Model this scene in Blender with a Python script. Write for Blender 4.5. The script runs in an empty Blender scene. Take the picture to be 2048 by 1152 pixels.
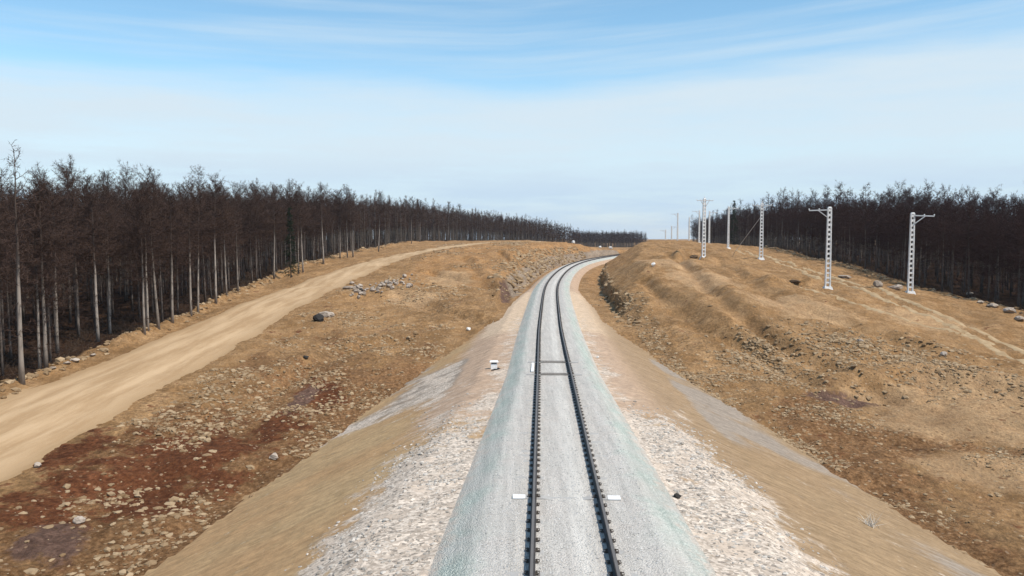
import bpy, math, random
import numpy as np
from mathutils import Vector

random.seed(7)
RNG = np.random.default_rng(11)
SC = bpy.context.scene
COL = SC.collection

# ------------------------------------------------------------------ camera
F_PX, CAM_Z = 1607.0, 5.9
PITCH = math.atan(112.0 / F_PX)
cam_d = bpy.data.cameras.new("camera")
cam = bpy.data.objects.new("camera", cam_d)
COL.objects.link(cam)
cam_d.sensor_width = 36.0
cam_d.lens = 36.0 * F_PX / 2048.0
cam_d.clip_start, cam_d.clip_end = 0.1, 20000
cam.location = (0, 0, CAM_Z)
cam.rotation_euler = (math.pi / 2 - PITCH, 0, 0)
SC.camera = cam


def ray(u, v):
    """photo pixel -> world direction, scaled so that its y component is 1"""
    a, b = (u - 1024) / F_PX, (576 - v) / F_PX
    y = math.cos(PITCH) + b * math.sin(PITCH)
    z = -math.sin(PITCH) + b * math.cos(PITCH)
    return a / y, z / y


def P(u, v, z):
    """survey point: where the sight line through a photo pixel meets level z"""
    a, b = ray(u, v)
    t = (z - CAM_Z) / b
    return (a * t, t, z)


# ------------------------------------------------------------------ noise
def _h(ix, iy, seed):
    n = (ix.astype(np.int64) * 374761393 + iy.astype(np.int64) * 668265263 + seed * 974711) & 0xFFFFFFFF
    n = ((n ^ (n >> 13)) * 1274126177) & 0xFFFFFFFF
    return ((n ^ (n >> 16)) & 0xFFFFFF) / float(0xFFFFFF)


def vnoise(x, y, seed=0):
    x, y = np.asarray(x, float), np.asarray(y, float)
    xi, yi = np.floor(x), np.floor(y)
    fx, fy = x - xi, y - yi
    fx, fy = fx * fx * (3 - 2 * fx), fy * fy * (3 - 2 * fy)
    a, b = _h(xi, yi, seed), _h(xi + 1, yi, seed)
    c, d = _h(xi, yi + 1, seed), _h(xi + 1, yi + 1, seed)
    return (a * (1 - fx) + b * fx) * (1 - fy) + (c * (1 - fx) + d * fx) * fy * 1.0


def fbm(x, y, seed=0, oct=4):
    s, amp, tot = 0, 1.0, 0
    for k in range(oct):
        s = s + amp * (vnoise(x * 2 ** k, y * 2 ** k, seed + k * 17) - 0.5)
        tot += amp
        amp *= 0.5
    return s / tot * 2


def sstep(a, b, x):
    t = np.clip((np.asarray(x, float) - a) / (b - a), 0, 1)
    return t * t * (3 - 2 * t)


# ------------------------------------------------------------------ track axis
_cy = np.array([-80, 0, 13.8, 42, 55, 67, 84, 102, 121, 155, 182, 206, 240, 285, 345, 425, 600, 900, 1600], float)
_cx = np.array([-2.3, .6, 1.1, 2.13, 2.62, 3.17, 4.0, 5.1, 6.85, 11.4, 17.1, 24.3, 36.5, 56, 87, 134, 250, 450, 920], float)


def _spline(xk, yk):
    n = len(xk)
    h = np.diff(xk)
    A = np.zeros((n, n))
    r = np.zeros(n)
    A[0, 0] = A[-1, -1] = 1
    for i in range(1, n - 1):
        A[i, i - 1], A[i, i], A[i, i + 1] = h[i - 1], 2 * (h[i - 1] + h[i]), h[i]
        r[i] = 6 * ((yk[i + 1] - yk[i]) / h[i] - (yk[i] - yk[i - 1]) / h[i - 1])
    M = np.linalg.solve(A, r)

    def f(x):
        x = np.asarray(x, float)
        i = np.clip(np.searchsorted(xk, x) - 1, 0, n - 2)
        t0, t1 = xk[i + 1] - x, x - xk[i]
        hh = h[i]
        return (M[i] * t0 ** 3 + M[i + 1] * t1 ** 3) / (6 * hh) + (yk[i] / hh - M[i] * hh / 6) * t0 + (yk[i + 1] / hh - M[i + 1] * hh / 6) * t1
    return f


XC = _spline(_cy, _cx)


ZT = _spline(np.array([-80, 0, 13.8, 28, 42, 67, 102, 150, 206, 300, 500, 1600], float), np.array([.25, .10, 0, -.24, -.45, -.66, -.66, -.45, -.25, -.05, 0, 0], float))


def XCS(y):
    return (XC(np.asarray(y, float) + .5) - XC(np.asarray(y, float) - .5))


def COS(y):
    return 1 / np.sqrt(1 + XCS(y) ** 2)


def D_of(x, y):
    return (np.asarray(x, float) - XC(y)) * COS(y)


# ------------------------------------------------------------------ terrain
CTRL = [
    # left basin beside the embankment
    (-14, -10, -5.2), (-14, 8, -5.1), (-13.5, 25, -4.8), (-13, 40, -4.2), (-11, 52, -3.5), (-9, 62, -2.7), (-6, 72, -1.9), (-3, 80, -1.4),
    (-17, 30, -4.5), (-17, 45, -3.6), (-17, 60, -2.6), (-15, 75, -1.5), (-13, 90, -.5), (-12, 104, .3),
    # haul road axis
    (-24, -10, -4.6), (-24, 12, -4.1), (-24, 30, -3.6), (-24, 45, -2.9), (-24, 60, -2.2), (-23.8, 78, -1.1), (-23, 100, .0), (-21.5, 120, 1.1),
    (-18, 140, 2.2), (-13, 162, 3.1), (-6, 190, 3.4), (10, 230, 3.3),
    # left forest floor
    (-33, 20, -4.2), (-32, 48, -3.2), (-34, 75, -2.0), (-36, 103, -.8), (-40, 145, .2), (-36, 190, 1.6), (-36, 237, 2.7), (-26, 310, 3),
    (-70, 40, -3.6), (-70, 120, -.5), (-80, 240, 2.2), (-120, 0, -4), (-140, 350, 2), (-5, 350, 2.2), (17, 400, -.2), (38, 480, -5.8), (60, 560, -7), (80, 650, -7.5), (70, 780, -7.5),
    (-200, 700, 0),
    # left cut hill
    (-6, 92, -.6), (-5, 104, .6), (-7, 116, 1.5), (-6, 130, 2.4), (-8, 150, 3.2), (-3, 180, 3.5), (5, 205, 3.4), (0, 235, 3.4), (8, 245, 2.7), (16, 240, 1.3), (22, 230, .5), (26, 245, -.2), (33, 275, -1.6), (40, 330, -3.5),
    (62, 355, -1.5), (55, 420, -4.5), (2, 112, 1.2), (4, 130, 2.1), (6, 150, 2.7), (14, 178, 3.0), (27, 212, 1.9), (44, 262, .6), (1, 92, -.8), (6, 102, .3), (8, 120, 1.6),
    # right basin
    (14, -10, -6.2), (15, 10, -6.0), (17, 25, -5.7), (20, 35, -5.4), (21, 45, -5.0), (16.5, 43, -4.7), (30, 38, -5.0), (36, 28, -5.2), (26, 47, -4.7),
    (14, 50, -3.4), (12.2, 60, -2.4), (11, 68, -1.8),
    # spoil mound on the right: foot, face, top
    (17.9, 53.6, -3.4), (20.7, 49, -4.5), (29.5, 53, -3.3), (13.8, 59, -2.3), (25, 49.5, -4.6),
    (22.6, 63, -.9), (19.2, 65, .2), (17, 71, .7), (29.5, 60, -2.0), (31, 68.5, -1.5), (35, 60.6, -3.0), (26, 58, -2.0),
    (14.7, 84, 1.2), (12.8, 92, 2.6), (17.3, 122, 3.7), (20, 140, 4.0), (29, 170, 4.1), (38, 200, 4.1), (24.7, 112, 2.1), (22, 84, 1.0), (29, 99, 1.2), (16, 100, 2.4),
    (11, 80, .3),
    # pole line plateau, ruts
    (39, 79, -.15), (31.9, 81, .15), (36.9, 119, 1.9), (29.8, 125, 2.1), (42, 157, 2.7), (43, 185, 3.6), (46.7, 190, 3.1),
    (36, 55, -3.6), (41, 62, -3.1), (45, 45, -4.2), (40, 20, -5.2), (60, 20, -4.8),
    # right forest floor
    (54, 84, -2.4), (52, 105, -1.2), (57, 150, .6), (62, 214, 1.2), (75, 300, 1.6), (92, 409, 1.6), (80, 70, -3.2), (110, 150, -.5), (150, 300, 1), (120, 20, -4.5),
    # far land
    (50, 228, 3.4), (70, 300, 1.0), (110, 400, -1), (160, 520, -5), (120, 900, -7), (260, 700, -6), (400, 400, -3), (400, 1500, -8), (-400, 1500, -6),
    (-500, 300, -1), (500, 0, -4), (-500, -80, -5), (0, 1600, -9), (500, 900, -7),
]
_cp = np.array(CTRL, float)


def _phi(r):
    return r


def _scale(xy):
    return xy / 10.0


_A = _scale(_cp[:, :2])
_K = _phi(np.linalg.norm(_A[:, None] - _A[None], axis=2)) - 0.02 * np.eye(len(_A))
_Q = np.c_[np.ones(len(_A)), _A]
_S = np.block([[_K, _Q], [_Q.T, np.zeros((3, 3))]])
_W = np.linalg.solve(_S, np.r_[_cp[:, 2], 0, 0, 0])


def T_nat(x, y):
    x, y = np.asarray(x, float).ravel(), np.asarray(y, float).ravel()
    out = np.empty(len(x))
    for i in range(0, len(x), 20000):
        q = _scale(np.c_[x[i:i + 20000], y[i:i + 20000]])
        # a soft radius rounds the cone tips of the linear kernel
        r = np.sqrt(((q[:, None] - _A[None]) ** 2).sum(2) + 0.04)
        out[i:i + 20000] = r @ _W[:-3] + np.c_[np.ones(len(q)), q] @ _W[-3:]
    return out


BT, BS, BERM = 1.55, 2.3, 3.6      # ballast top, ballast foot, berm edge (distance from the track axis)
SLOPE = 2.3


def KB(y):
    return np.interp(y, [14, 38], [1.22, 1.0])


def E_fill(d, y):
    a = np.abs(d)
    k = KB(y)
    bm = np.interp(y, [80, 105], [BERM, 2.6])
    a = np.where(a < BERM * k, a / k, a - BERM * (k - 1))
    return ZT(y) + np.where(a < BT, -.20, np.where(a < BS, -.20 - (a - BT) * .5, np.where(a < bm, -.575 - (a - BS) * .11, -.575 - (bm - BS) * .11 - (a - bm) / np.interp(y, [80, 105], [SLOPE, 1.5]))))


def C_cut(d, y):
    a = np.abs(d)
    wob = .5 * fbm(y * .09, d * 0 + 3.1, 5) + .28 * fbm(y * .5, d * .3, 6)
    al = np.maximum(a - wob, 0)
    butt = .95 * np.abs(fbm(y * .8, y * 0 + 7.7, 8, 3)) + .3 * fbm(y * .35, y * 0 + 1.3, 9, 2)
    fl = np.interp(y, [85, 110], [5.0, 3.9])
    left = np.where(al < fl, -1.0, np.where(al < fl + .7, -1.0 + (al - fl) * 1.6, .12 + (al - fl - .7) * .85))
    ledge = 1.5 * sstep(68, 80, y) * (1 - sstep(150, 190, y))
    ar = np.maximum(a - wob * .8 - butt, 0)
    right = np.where(ar < 6.3, -1.15, np.where(ar < 6.7, -1.15 + (ar - 6.3) / .4 * ledge, -1.15 + ledge + (ar - 6.7) * .62))
    return np.where(d < 0, left, right) + ZT(y)


ROAD = np.array([(-24, -40), (-24, 12), (-24.1, 30), (-24, 45), (-23.8, 60), (-23.8, 78), (-23, 100), (-21.3, 120), (-18, 140), (-13, 162), (-6, 190), (8, 228), (30, 275)], float)
ROAD_W = np.array([8, 8, 8, 7.8, 7.6, 7.6, 7.2, 6.6, 6, 5.4, 5, 5, 5], float)
_rx, _rw = _spline(ROAD[:, 1], ROAD[:, 0]), _spline(ROAD[:, 1], ROAD_W)


def road_mask(x, y):
    yy = np.clip(y, -40, 275)
    a = np.abs(x - _rx(yy)) / (_rw(yy) * .5)
    return (1 - sstep(.9, 1.35, a)) * (1 - sstep(250, 275, y))


def edge_left(y):
    return np.interp(y, [-80, 0, 40, 60, 85, 115, 151, 186, 237, 310, 400, 480, 500, 950], [-30, -30, -29.2, -29.8, -31, -34, -35, -33.5, -29, -20, 17, 41, 40, 40])


def edge_right(y):
    return np.interp(y, [-80, 0, 60, 80, 105, 150, 214, 300, 409, 430], [50, 50, 52, 51.5, 52, 57, 62, 74, 90, 140])


CREASE = []


def crease(x, y):
    out = np.zeros(len(x))
    for pts, w_, dep, lip in CREASE:
        best = np.full(len(x), 1e9)
        side = np.zeros(len(x))
        for (ax, ay), (bx_, by_) in zip(pts[:-1], pts[1:]):
            L2 = (bx_ - ax) ** 2 + (by_ - ay) ** 2
            t = np.clip(((x - ax) * (bx_ - ax) + (y - ay) * (by_ - ay)) / L2, 0, 1)
            dx, dy = x - ax - t * (bx_ - ax), y - ay - t * (by_ - ay)
            dd = np.hypot(dx, dy)
            cr = (bx_ - ax) * dy - (by_ - ay) * dx
            side = np.where(dd < best, np.sign(cr), side)
            best = np.minimum(best, dd)
        wv = w_ * (1 + .5 * fbm(x * .2, y * .2, 55, 2))
        out += -dep * np.exp(-(best / wv) ** 2) + lip * np.exp(-((best - 2.2 * wv) / (1.3 * wv)) ** 2) * (side > 0)
    return out


def H_parts(x, y):
    """final ground height with the surveyed form, the earthworks and the roughness"""
    x, y = np.asarray(x, float), np.asarray(y, float)
    shp = x.shape
    x, y = x.ravel(), y.ravel()
    d = D_of(x, y)
    T = T_nat(x, y)
    rm = road_mask(x, y)
    near = 1 - sstep(150, 400, y)
    rough = (.34 * fbm(x * .22, y * .22, 21, 3) + .20 * fbm(x * .8, y * .8, 22, 3) + .10 * fbm(x * 2.6, y * 2.6, 23, 2)) * near
    # bulldozer furrows on the right mound run along the track
    m = sstep(9, 14, d) * sstep(50, 60, y) * (1 - sstep(150, 190, y))
    fold = m * .08 * np.sin(d * .95 + 1.6 * fbm(x * .06, y * .06, 35, 3) * 2) * (.35 + vnoise(d * .2, y * .04, 36))
    furrow = fold + m * (.30 * np.abs(fbm(d * .16 + .5 * fbm(x * .05, y * .05, 30, 2), y * .03, 31, 2)) - .08)
    ll = sstep(6, 9, -d) * sstep(80, 95, y) * (1 - sstep(170, 200, y))
    gully = -.6 * ll * np.abs(fbm(d * .05, y * .22, 33, 3))
    smooth = 1 - .85 * rm - .1 * m - .1 * ll
    rough = rough + m * (.16 * fbm(x * 1.3, y * 1.3, 66, 4) + .10 * np.abs(fbm(x * .5, y * .5, 67, 3)))
    T = T + rough * np.clip(smooth, .1, 1) + furrow + gully - .05 * rm
    if CREASE:
        T = T + crease(x, y)
    # low bank between road and wood
    el = edge_left(y)
    T = T + .42 * np.exp(-((x - el - .8) / .7) ** 2) * (.5 + vnoise(y * .35, x * .1, 40)) * (y < 300)
    er = edge_right(y)
    T = T + .3 * np.exp(-((x - er + 1.2) / .9) ** 2) * vnoise(y * .4, x * .1, 41) * (y < 300)
    C = C_cut(d, y)
    base = np.minimum(T, C)
    cut = (C < T)
    base = np.where(cut & (np.abs(d) > 4.5), base + .12 * fbm(x * 1.3, y * 1.3, 44, 3), base)
    E = E_fill(d, y)
    a = np.abs(d)
    E = E + np.where(a < BS * KB(y), .012 * fbm(x * 5, y * 5, 50, 2), np.where(a < BERM * KB(y) + .3, .07 * fbm(x * 2.2, y * 2.2, 51, 3), .05 * fbm(x * .7, y * .7, 52, 3) + .02 * fbm(x * 3, y * 3, 53, 2)))
    fill = E >= base
    z = np.where(fill, E, base)
    return z.reshape(shp), d.reshape(shp), fill.reshape(shp), cut.reshape(shp)


def H(x, y):
    return H_parts(np.atleast_1d(x), np.atleast_1d(y))[0]


def hit(u, v, dmax=1200):
    a, b = ray(u, v)
    t = np.geomspace(6, dmax, 900)
    g = CAM_Z + b * t - H(a * t, t)
    k = np.nonzero(g < 0)[0]
    if len(k) == 0:
        i = int(np.argmin(g))
        return a * t[i], t[i], float(H(a * t[i], t[i])[0])
    lo, hi = t[max(k[0] - 1, 0)], t[k[0]]
    for _ in range(12):
        m = .5 * (lo + hi)
        if CAM_Z + b * m - H(a * m, m)[0] < 0:
            hi = m
        else:
            lo = m
    return a * hi, hi, float(H(a * hi, hi)[0])


def line(*px):
    return [hit(u, v)[:2] for u, v in px]


_c = [
    (line((1335, 508), (1400, 560), (1450, 610), (1520, 665), (1590, 715), (1660, 745)), .8, .55, .35),
    (line((1285, 560), (1330, 600), (1400, 650), (1480, 690), (1550, 730), (1640, 768), (1760, 795)), .8, .45, .3),
    (line((1400, 505), (1480, 550), (1560, 600), (1700, 650), (1830, 690)), .9, .30, .25),
    (line((1360, 520), (1385, 512), (1398, 520)), .8, .8, .5),
    (line((1572, 566), (1605, 566)), .7, .6, .4),
    (line((1780, 790), (1900, 770), (2030, 790)), 1.2, .35, .4),
    (line((700, 600), (800, 590), (880, 620), (960, 640)), .8, .40, .3),
    (line((860, 545), (930, 560), (1000, 580)), .8, .35, .3),
    (line((450, 820), (560, 770), (700, 700), (800, 680)), .8, .35, .25),
    (line((930, 520), (960, 560), (985, 590)), .7, .22, .3),
    (line((1000, 505), (1030, 540), (1045, 565)), .6, .5, .3),
    (line((1060, 500), (1080, 525), (1090, 540)), .6, .5, .3),
]
CREASE.extend(_c)

# ------------------------------------------------------------------ mesh helpers
def mesh_np(name, V, Fc, mat=None, smooth=False, parent=None, attrs=None, link=True):
    """V (n,3); Fc (m,k) one polygon size, or a list of such arrays"""
    me = bpy.data.meshes.new(name)
    V = np.asarray(V, np.float32)
    if not isinstance(Fc, list):
        Fc = [Fc]
    Fc = [np.asarray(f, np.int32) for f in Fc if len(f)]
    me.vertices.add(len(V))
    me.vertices.foreach_set("co", V.ravel())
    loops = np.concatenate([f.ravel() for f in Fc])
    tot = np.concatenate([np.full(len(f), f.shape[1], np.int32) for f in Fc])
    start = np.r_[0, np.cumsum(tot)[:-1]].astype(np.int32)
    me.loops.add(len(loops))
    me.loops.foreach_set("vertex_index", loops)
    me.polygons.add(len(tot))
    me.polygons.foreach_set("loop_start", start)
    me.polygons.foreach_set("loop_total", tot)
    me.polygons.foreach_set("use_smooth", np.full(len(tot), smooth, bool))
    for an, (typ, arr) in (attrs or {}).items():
        at = me.attributes.new(an, typ, 'POINT')
        at.data.foreach_set('color' if typ == 'FLOAT_COLOR' else 'value', np.asarray(arr, np.float32).ravel())
    me.update(calc_edges=True)
    me.validate()
    if mat:
        me.materials.append(mat)
    o = bpy.data.objects.new(name, me)
    if link:
        COL.objects.link(o)
    if parent:
        o.parent = parent
    return o


class MB:
    """collects boxes, tubes and lathes into one mesh"""

    def __init__(s):
        s.V, s.q, s.t, s.n = [], [], [], 0

    def add(s, V, quads=(), tris=()):
        s.V.append(np.asarray(V, float))
        if len(quads):
            s.q.append(np.asarray(quads) + s.n)
        if len(tris):
            s.t.append(np.asarray(tris) + s.n)
        s.n += len(V)

    def frustum(s, c, w0, d0, w1, d1, h):
        """tapered box standing on c"""
        x, y, z = c
        V = [(x + sx * w / 2, y + sy * d / 2, z + zz) for (w, d, zz) in ((w0, d0, 0), (w1, d1, h)) for sx, sy in ((-1, -1), (1, -1), (1, 1), (-1, 1))]
        s.add(V, [(0, 3, 2, 1), (4, 5, 6, 7), (0, 1, 5, 4), (1, 2, 6, 5), (2, 3, 7, 6), (3, 0, 4, 7)])

    def box(s, c, w, d, h):
        s.frustum(c, w, d, w, d, h)

    def bar(s, a, b, w, h=None):
        a, b = Vector(a), Vector(b)
        h = h or w
        t = (b - a).normalized()
        up = Vector((0, 0, 1)) if abs(t.z) < .9 else Vector((0, 1, 0))
        r = t.cross(up).normalized()
        n = r.cross(t)
        V = [tuple(p + r * (sx * w / 2) + n * (sy * h / 2)) for p in (a, b) for sx, sy in ((-1, -1), (1, -1), (1, 1), (-1, 1))]
        s.add(V, [(0, 3, 2, 1), (4, 5, 6, 7), (0, 1, 5, 4), (1, 2, 6, 5), (2, 3, 7, 6), (3, 0, 4, 7)])

    def tube(s, pts, rad, k=8, cap=True):
        pts = [Vector(p) for p in pts]
        V = []
        for i, p in enumerate(pts):
            t = (pts[min(i + 1, len(pts) - 1)] - pts[max(i - 1, 0)]).normalized()
            up = Vector((0, 0, 1)) if abs(t.z) < .9 else Vector((1, 0, 0))
            r = t.cross(up).normalized()
            n = r.cross(t)
            R = rad[i] if hasattr(rad, '__len__') else rad
            for j in range(k):
                a = 2 * math.pi * j / k
                V.append(tuple(p + r * (R * math.cos(a)) + n * (R * math.sin(a))))
        Q = [(i * k + j, i * k + (j + 1) % k, (i + 1) * k + (j + 1) % k, (i + 1) * k + j) for i in range(len(pts) - 1) for j in range(k)]
        Tr = []
        if cap:
            V += [tuple(pts[0]), tuple(pts[-1])]
            e0, e1, o = len(V) - 2, len(V) - 1, (len(pts) - 1) * k
            Tr = [(e0, (j + 1) % k, j) for j in range(k)] + [(e1, o + j, o + (j + 1) % k) for j in range(k)]
        s.add(V, Q, Tr)

    def build(s, name, mat, parent=None, smooth=False):
        Fc = []
        if s.q:
            Fc.append(np.concatenate(s.q))
        if s.t:
            Fc.append(np.concatenate(s.t))
        return mesh_np(name, np.concatenate(s.V), Fc, mat, smooth, parent)


def tag(o, label=None, cat=None, group=None, kind=None):
    for k, v in (('label', label), ('category', cat), ('group', group), ('kind', kind)):
        if v:
            o[k] = v
    return o


def thing(name, label, cat, loc=(0, 0, 0), rz=0, group=None):
    o = bpy.data.objects.new(name, None)
    o.empty_display_size = .3
    COL.objects.link(o)
    o.location = loc
    o.rotation_euler = (0, 0, rz)
    return tag(o, label, cat, group)


def copy_tree(o, parent=None):
    c = o.copy()
    COL.objects.link(c)
    if parent:
        c.parent = parent
    for ch in list(o.children):
        copy_tree(ch, c)
    return c


# ------------------------------------------------------------------ materials
class NT:
    def __init__(s, mat):
        s.m = mat
        s.t = mat.node_tree
        s.n = s.t.nodes
        s.l = s.t.links

    def new(s, typ, **kw):
        n = s.n.new(typ)
        for k, v in kw.items():
            setattr(n, k, v)
        return n

    def link(s, a, b):
        s.l.new(a, b)

    def val(s, sock, v):
        if hasattr(v, 'node'):
            s.link(v, sock)
        else:
            sock.default_value = v

    def noise(s, vec, scale, detail=4, rough=.55, out='Fac'):
        n = s.new('ShaderNodeTexNoise')
        n.inputs['Scale'].default_value = scale
        n.inputs['Detail'].default_value = detail
        n.inputs['Roughness'].default_value = rough
        if vec is not None:
            s.link(vec, n.inputs['Vector'])
        return n.outputs[out]

    def voronoi(s, vec, scale, feat='F1', out='Distance'):
        n = s.new('ShaderNodeTexVoronoi')
        n.feature = feat
        n.inputs['Scale'].default_value = scale
        s.link(vec, n.inputs['Vector'])
        return n.outputs[out]

    def math(s, op, a, b=0.0, clamp=False):
        n = s.new('ShaderNodeMath', operation=op, use_clamp=clamp)
        s.val(n.inputs[0], a)
        s.val(n.inputs[1], b)
        return n.outputs[0]

    def ramp(s, x, a, b, lo=0.0, hi=1.0):
        n = s.new('ShaderNodeMapRange', interpolation_type='SMOOTHSTEP')
        s.val(n.inputs[0], x)
        for i, v in zip((1, 2, 3, 4), (a, b, lo, hi)):
            n.inputs[i].default_value = v
        return n.outputs[0]

    def mix(s, f, a, b, mode='MIX'):
        n = s.new('ShaderNodeMix', data_type='RGBA', blend_type=mode)
        n.clamp_factor = True
        s.val(n.inputs[0], f)
        for i, v in ((6, a), (7, b)):
            if hasattr(v, 'node'):
                s.link(v, n.inputs[i])
            else:
                n.inputs[i].default_value = (*v, 1) if len(v) == 3 else v
        return n.outputs[2]

    def scale_col(s, col, f):
        n = s.new('ShaderNodeVectorMath', operation='SCALE')
        s.link(col, n.inputs[0])
        s.val(n.inputs['Scale'], f)
        return n.outputs[0]

    def attr(s, name, typ='GEOMETRY'):
        n = s.new('ShaderNodeAttribute', attribute_name=name)
        n.attribute_type = typ
        return n

    def sep(s, col):
        n = s.new('ShaderNodeSeparateColor')
        s.link(col, n.inputs[0])
        return n.outputs

    def pos(s):
        return s.new('ShaderNodeNewGeometry').outputs['Position']

    def mapping(s, vec, scale):
        n = s.new('ShaderNodeMapping')
        n.inputs['Scale'].default_value = scale
        s.link(vec, n.inputs['Vector'])
        return n.outputs[0]


def material(name, col, rough=.9, fn=None, spec=.2):
    m = bpy.data.materials.new(name)
    m.use_nodes = True
    t = NT(m)
    b = t.n['Principled BSDF']
    b.inputs['Roughness'].default_value = rough
    b.inputs['Specular IOR Level'].default_value = spec
    b.inputs['Base Color'].default_value = (*col, 1)
    if fn:
        r = fn(t, b)
        if r is not None:
            t.link(r, b.inputs['Base Color'])
    return m


def bump(t, b, h, strength, dist):
    n = t.new('ShaderNodeBump')
    n.inputs['Strength'].default_value = strength
    n.inputs['Distance'].default_value = dist
    t.link(h, n.inputs['Height'])
    t.link(n.outputs[0], b.inputs['Normal'])


def ground_fn(t, b):
    p = t.pos()
    za, zb = t.attr('zone_a'), t.attr('zone_b')
    red, pur, pale = t.sep(za.outputs['Color'])[:3]
    forest = za.outputs['Alpha']
    orange, gray, litter = t.sep(zb.outputs['Color'])[:3]
    tan = zb.outputs['Alpha']
    big = t.noise(p, .12, 5)
    mid = t.noise(p, .7, 6, .62)
    fine = t.noise(p, 4.5, 5, .65)
    c = t.mix(t.ramp(big, .35, .65), (.27, .175, .088), (.335, .225, .12))
    c = t.mix(t.ramp(mid, .4, .7), c, (.40, .285, .165))
    brk = t.math('ADD', t.math('MULTIPLY', t.math('SUBTRACT', mid, .5), 1.5), t.math('MULTIPLY', t.math('SUBTRACT', fine, .5), .5))

    def z(m, k=1.0):
        # the zone's edge is broken up by the noise
        return t.ramp(t.math('ADD', m, t.math('MULTIPLY', brk, k)), .30, .62)
    c = t.mix(z(litter), c, t.mix(t.ramp(fine, .4, .6), (.17, .10, .05), (.29, .185, .10)))
    c = t.mix(z(orange, .6), c, t.mix(t.ramp(mid, .35, .7), (.34, .21, .10), (.40, .275, .155)))
    c = t.mix(z(tan, .5), c, t.mix(t.ramp(mid, .3, .7), (.39, .275, .165), (.46, .345, .215)))
    c = t.mix(z(gray, .8), c, (.30, .265, .225))
    c = t.mix(z(t.math('MULTIPLY', red, .85), 1.7), c, t.mix(t.ramp(fine, .35, .65), (.105, .042, .021), (.18, .082, .042)))
    c = t.mix(z(pur), c, t.mix(t.ramp(fine, .3, .7), (.12, .078, .065), (.18, .125, .105)))
    # pale chips of dry turf and stone
    vcol = t.sep(t.voronoi(p, 3.4, out='Color'))
    vd = t.voronoi(p, 3.4)
    chips = t.math('MULTIPLY', t.ramp(vcol[0], .45, .75), t.ramp(vd, .30, .16))
    chips = t.math('MULTIPLY', chips, z(pale, 1.0))
    c = t.mix(t.math('MULTIPLY', chips, .75), c, t.mix(vcol[1], (.34, .23, .13), (.52, .43, .33)))
    dark = t.math('MULTIPLY', t.ramp(vcol[2], .78, .9), t.ramp(vd, .36, .2))
    c = t.mix(t.math('MULTIPLY', t.math('MULTIPLY', dark, z(pale)), .6), c, (.10, .06, .035))
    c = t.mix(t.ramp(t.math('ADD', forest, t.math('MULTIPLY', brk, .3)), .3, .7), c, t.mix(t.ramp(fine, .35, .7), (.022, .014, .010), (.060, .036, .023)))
    c = t.mix(1.0, c, (.95, .825, .715), 'MULTIPLY')
    grit = t.noise(p, 2.6, 9, .78)
    amt = t.math('MULTIPLY', t.ramp(t.noise(p, .09, 4, .6), .40, .60, .30, 1.0), t.math('SUBTRACT', 1.0, t.math('MULTIPLY', tan, .6, True)))
    gr = t.math('ADD', 1.0, t.math('MULTIPLY', amt, t.math('SUBTRACT', t.ramp(grit, .36, .64, .64, 1.26), 1.0)))
    c = t.scale_col(c, gr)
    c = t.scale_col(c, t.ramp(t.noise(t.mapping(p, (.5, .12, 1)), 1.0, 6, .7), .33, .67, .80, 1.16))
    g2 = t.noise(t.mapping(p, (1, .45, 1)), 7.5, 6, .75)
    c = t.scale_col(c, t.ramp(g2, .38, .62, .80, 1.14))
    hgt = t.math('ADD', t.math('MULTIPLY', fine, .5), t.math('MULTIPLY', grit, .9))
    bump(t, b, hgt, .9, .22)
    return c


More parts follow.
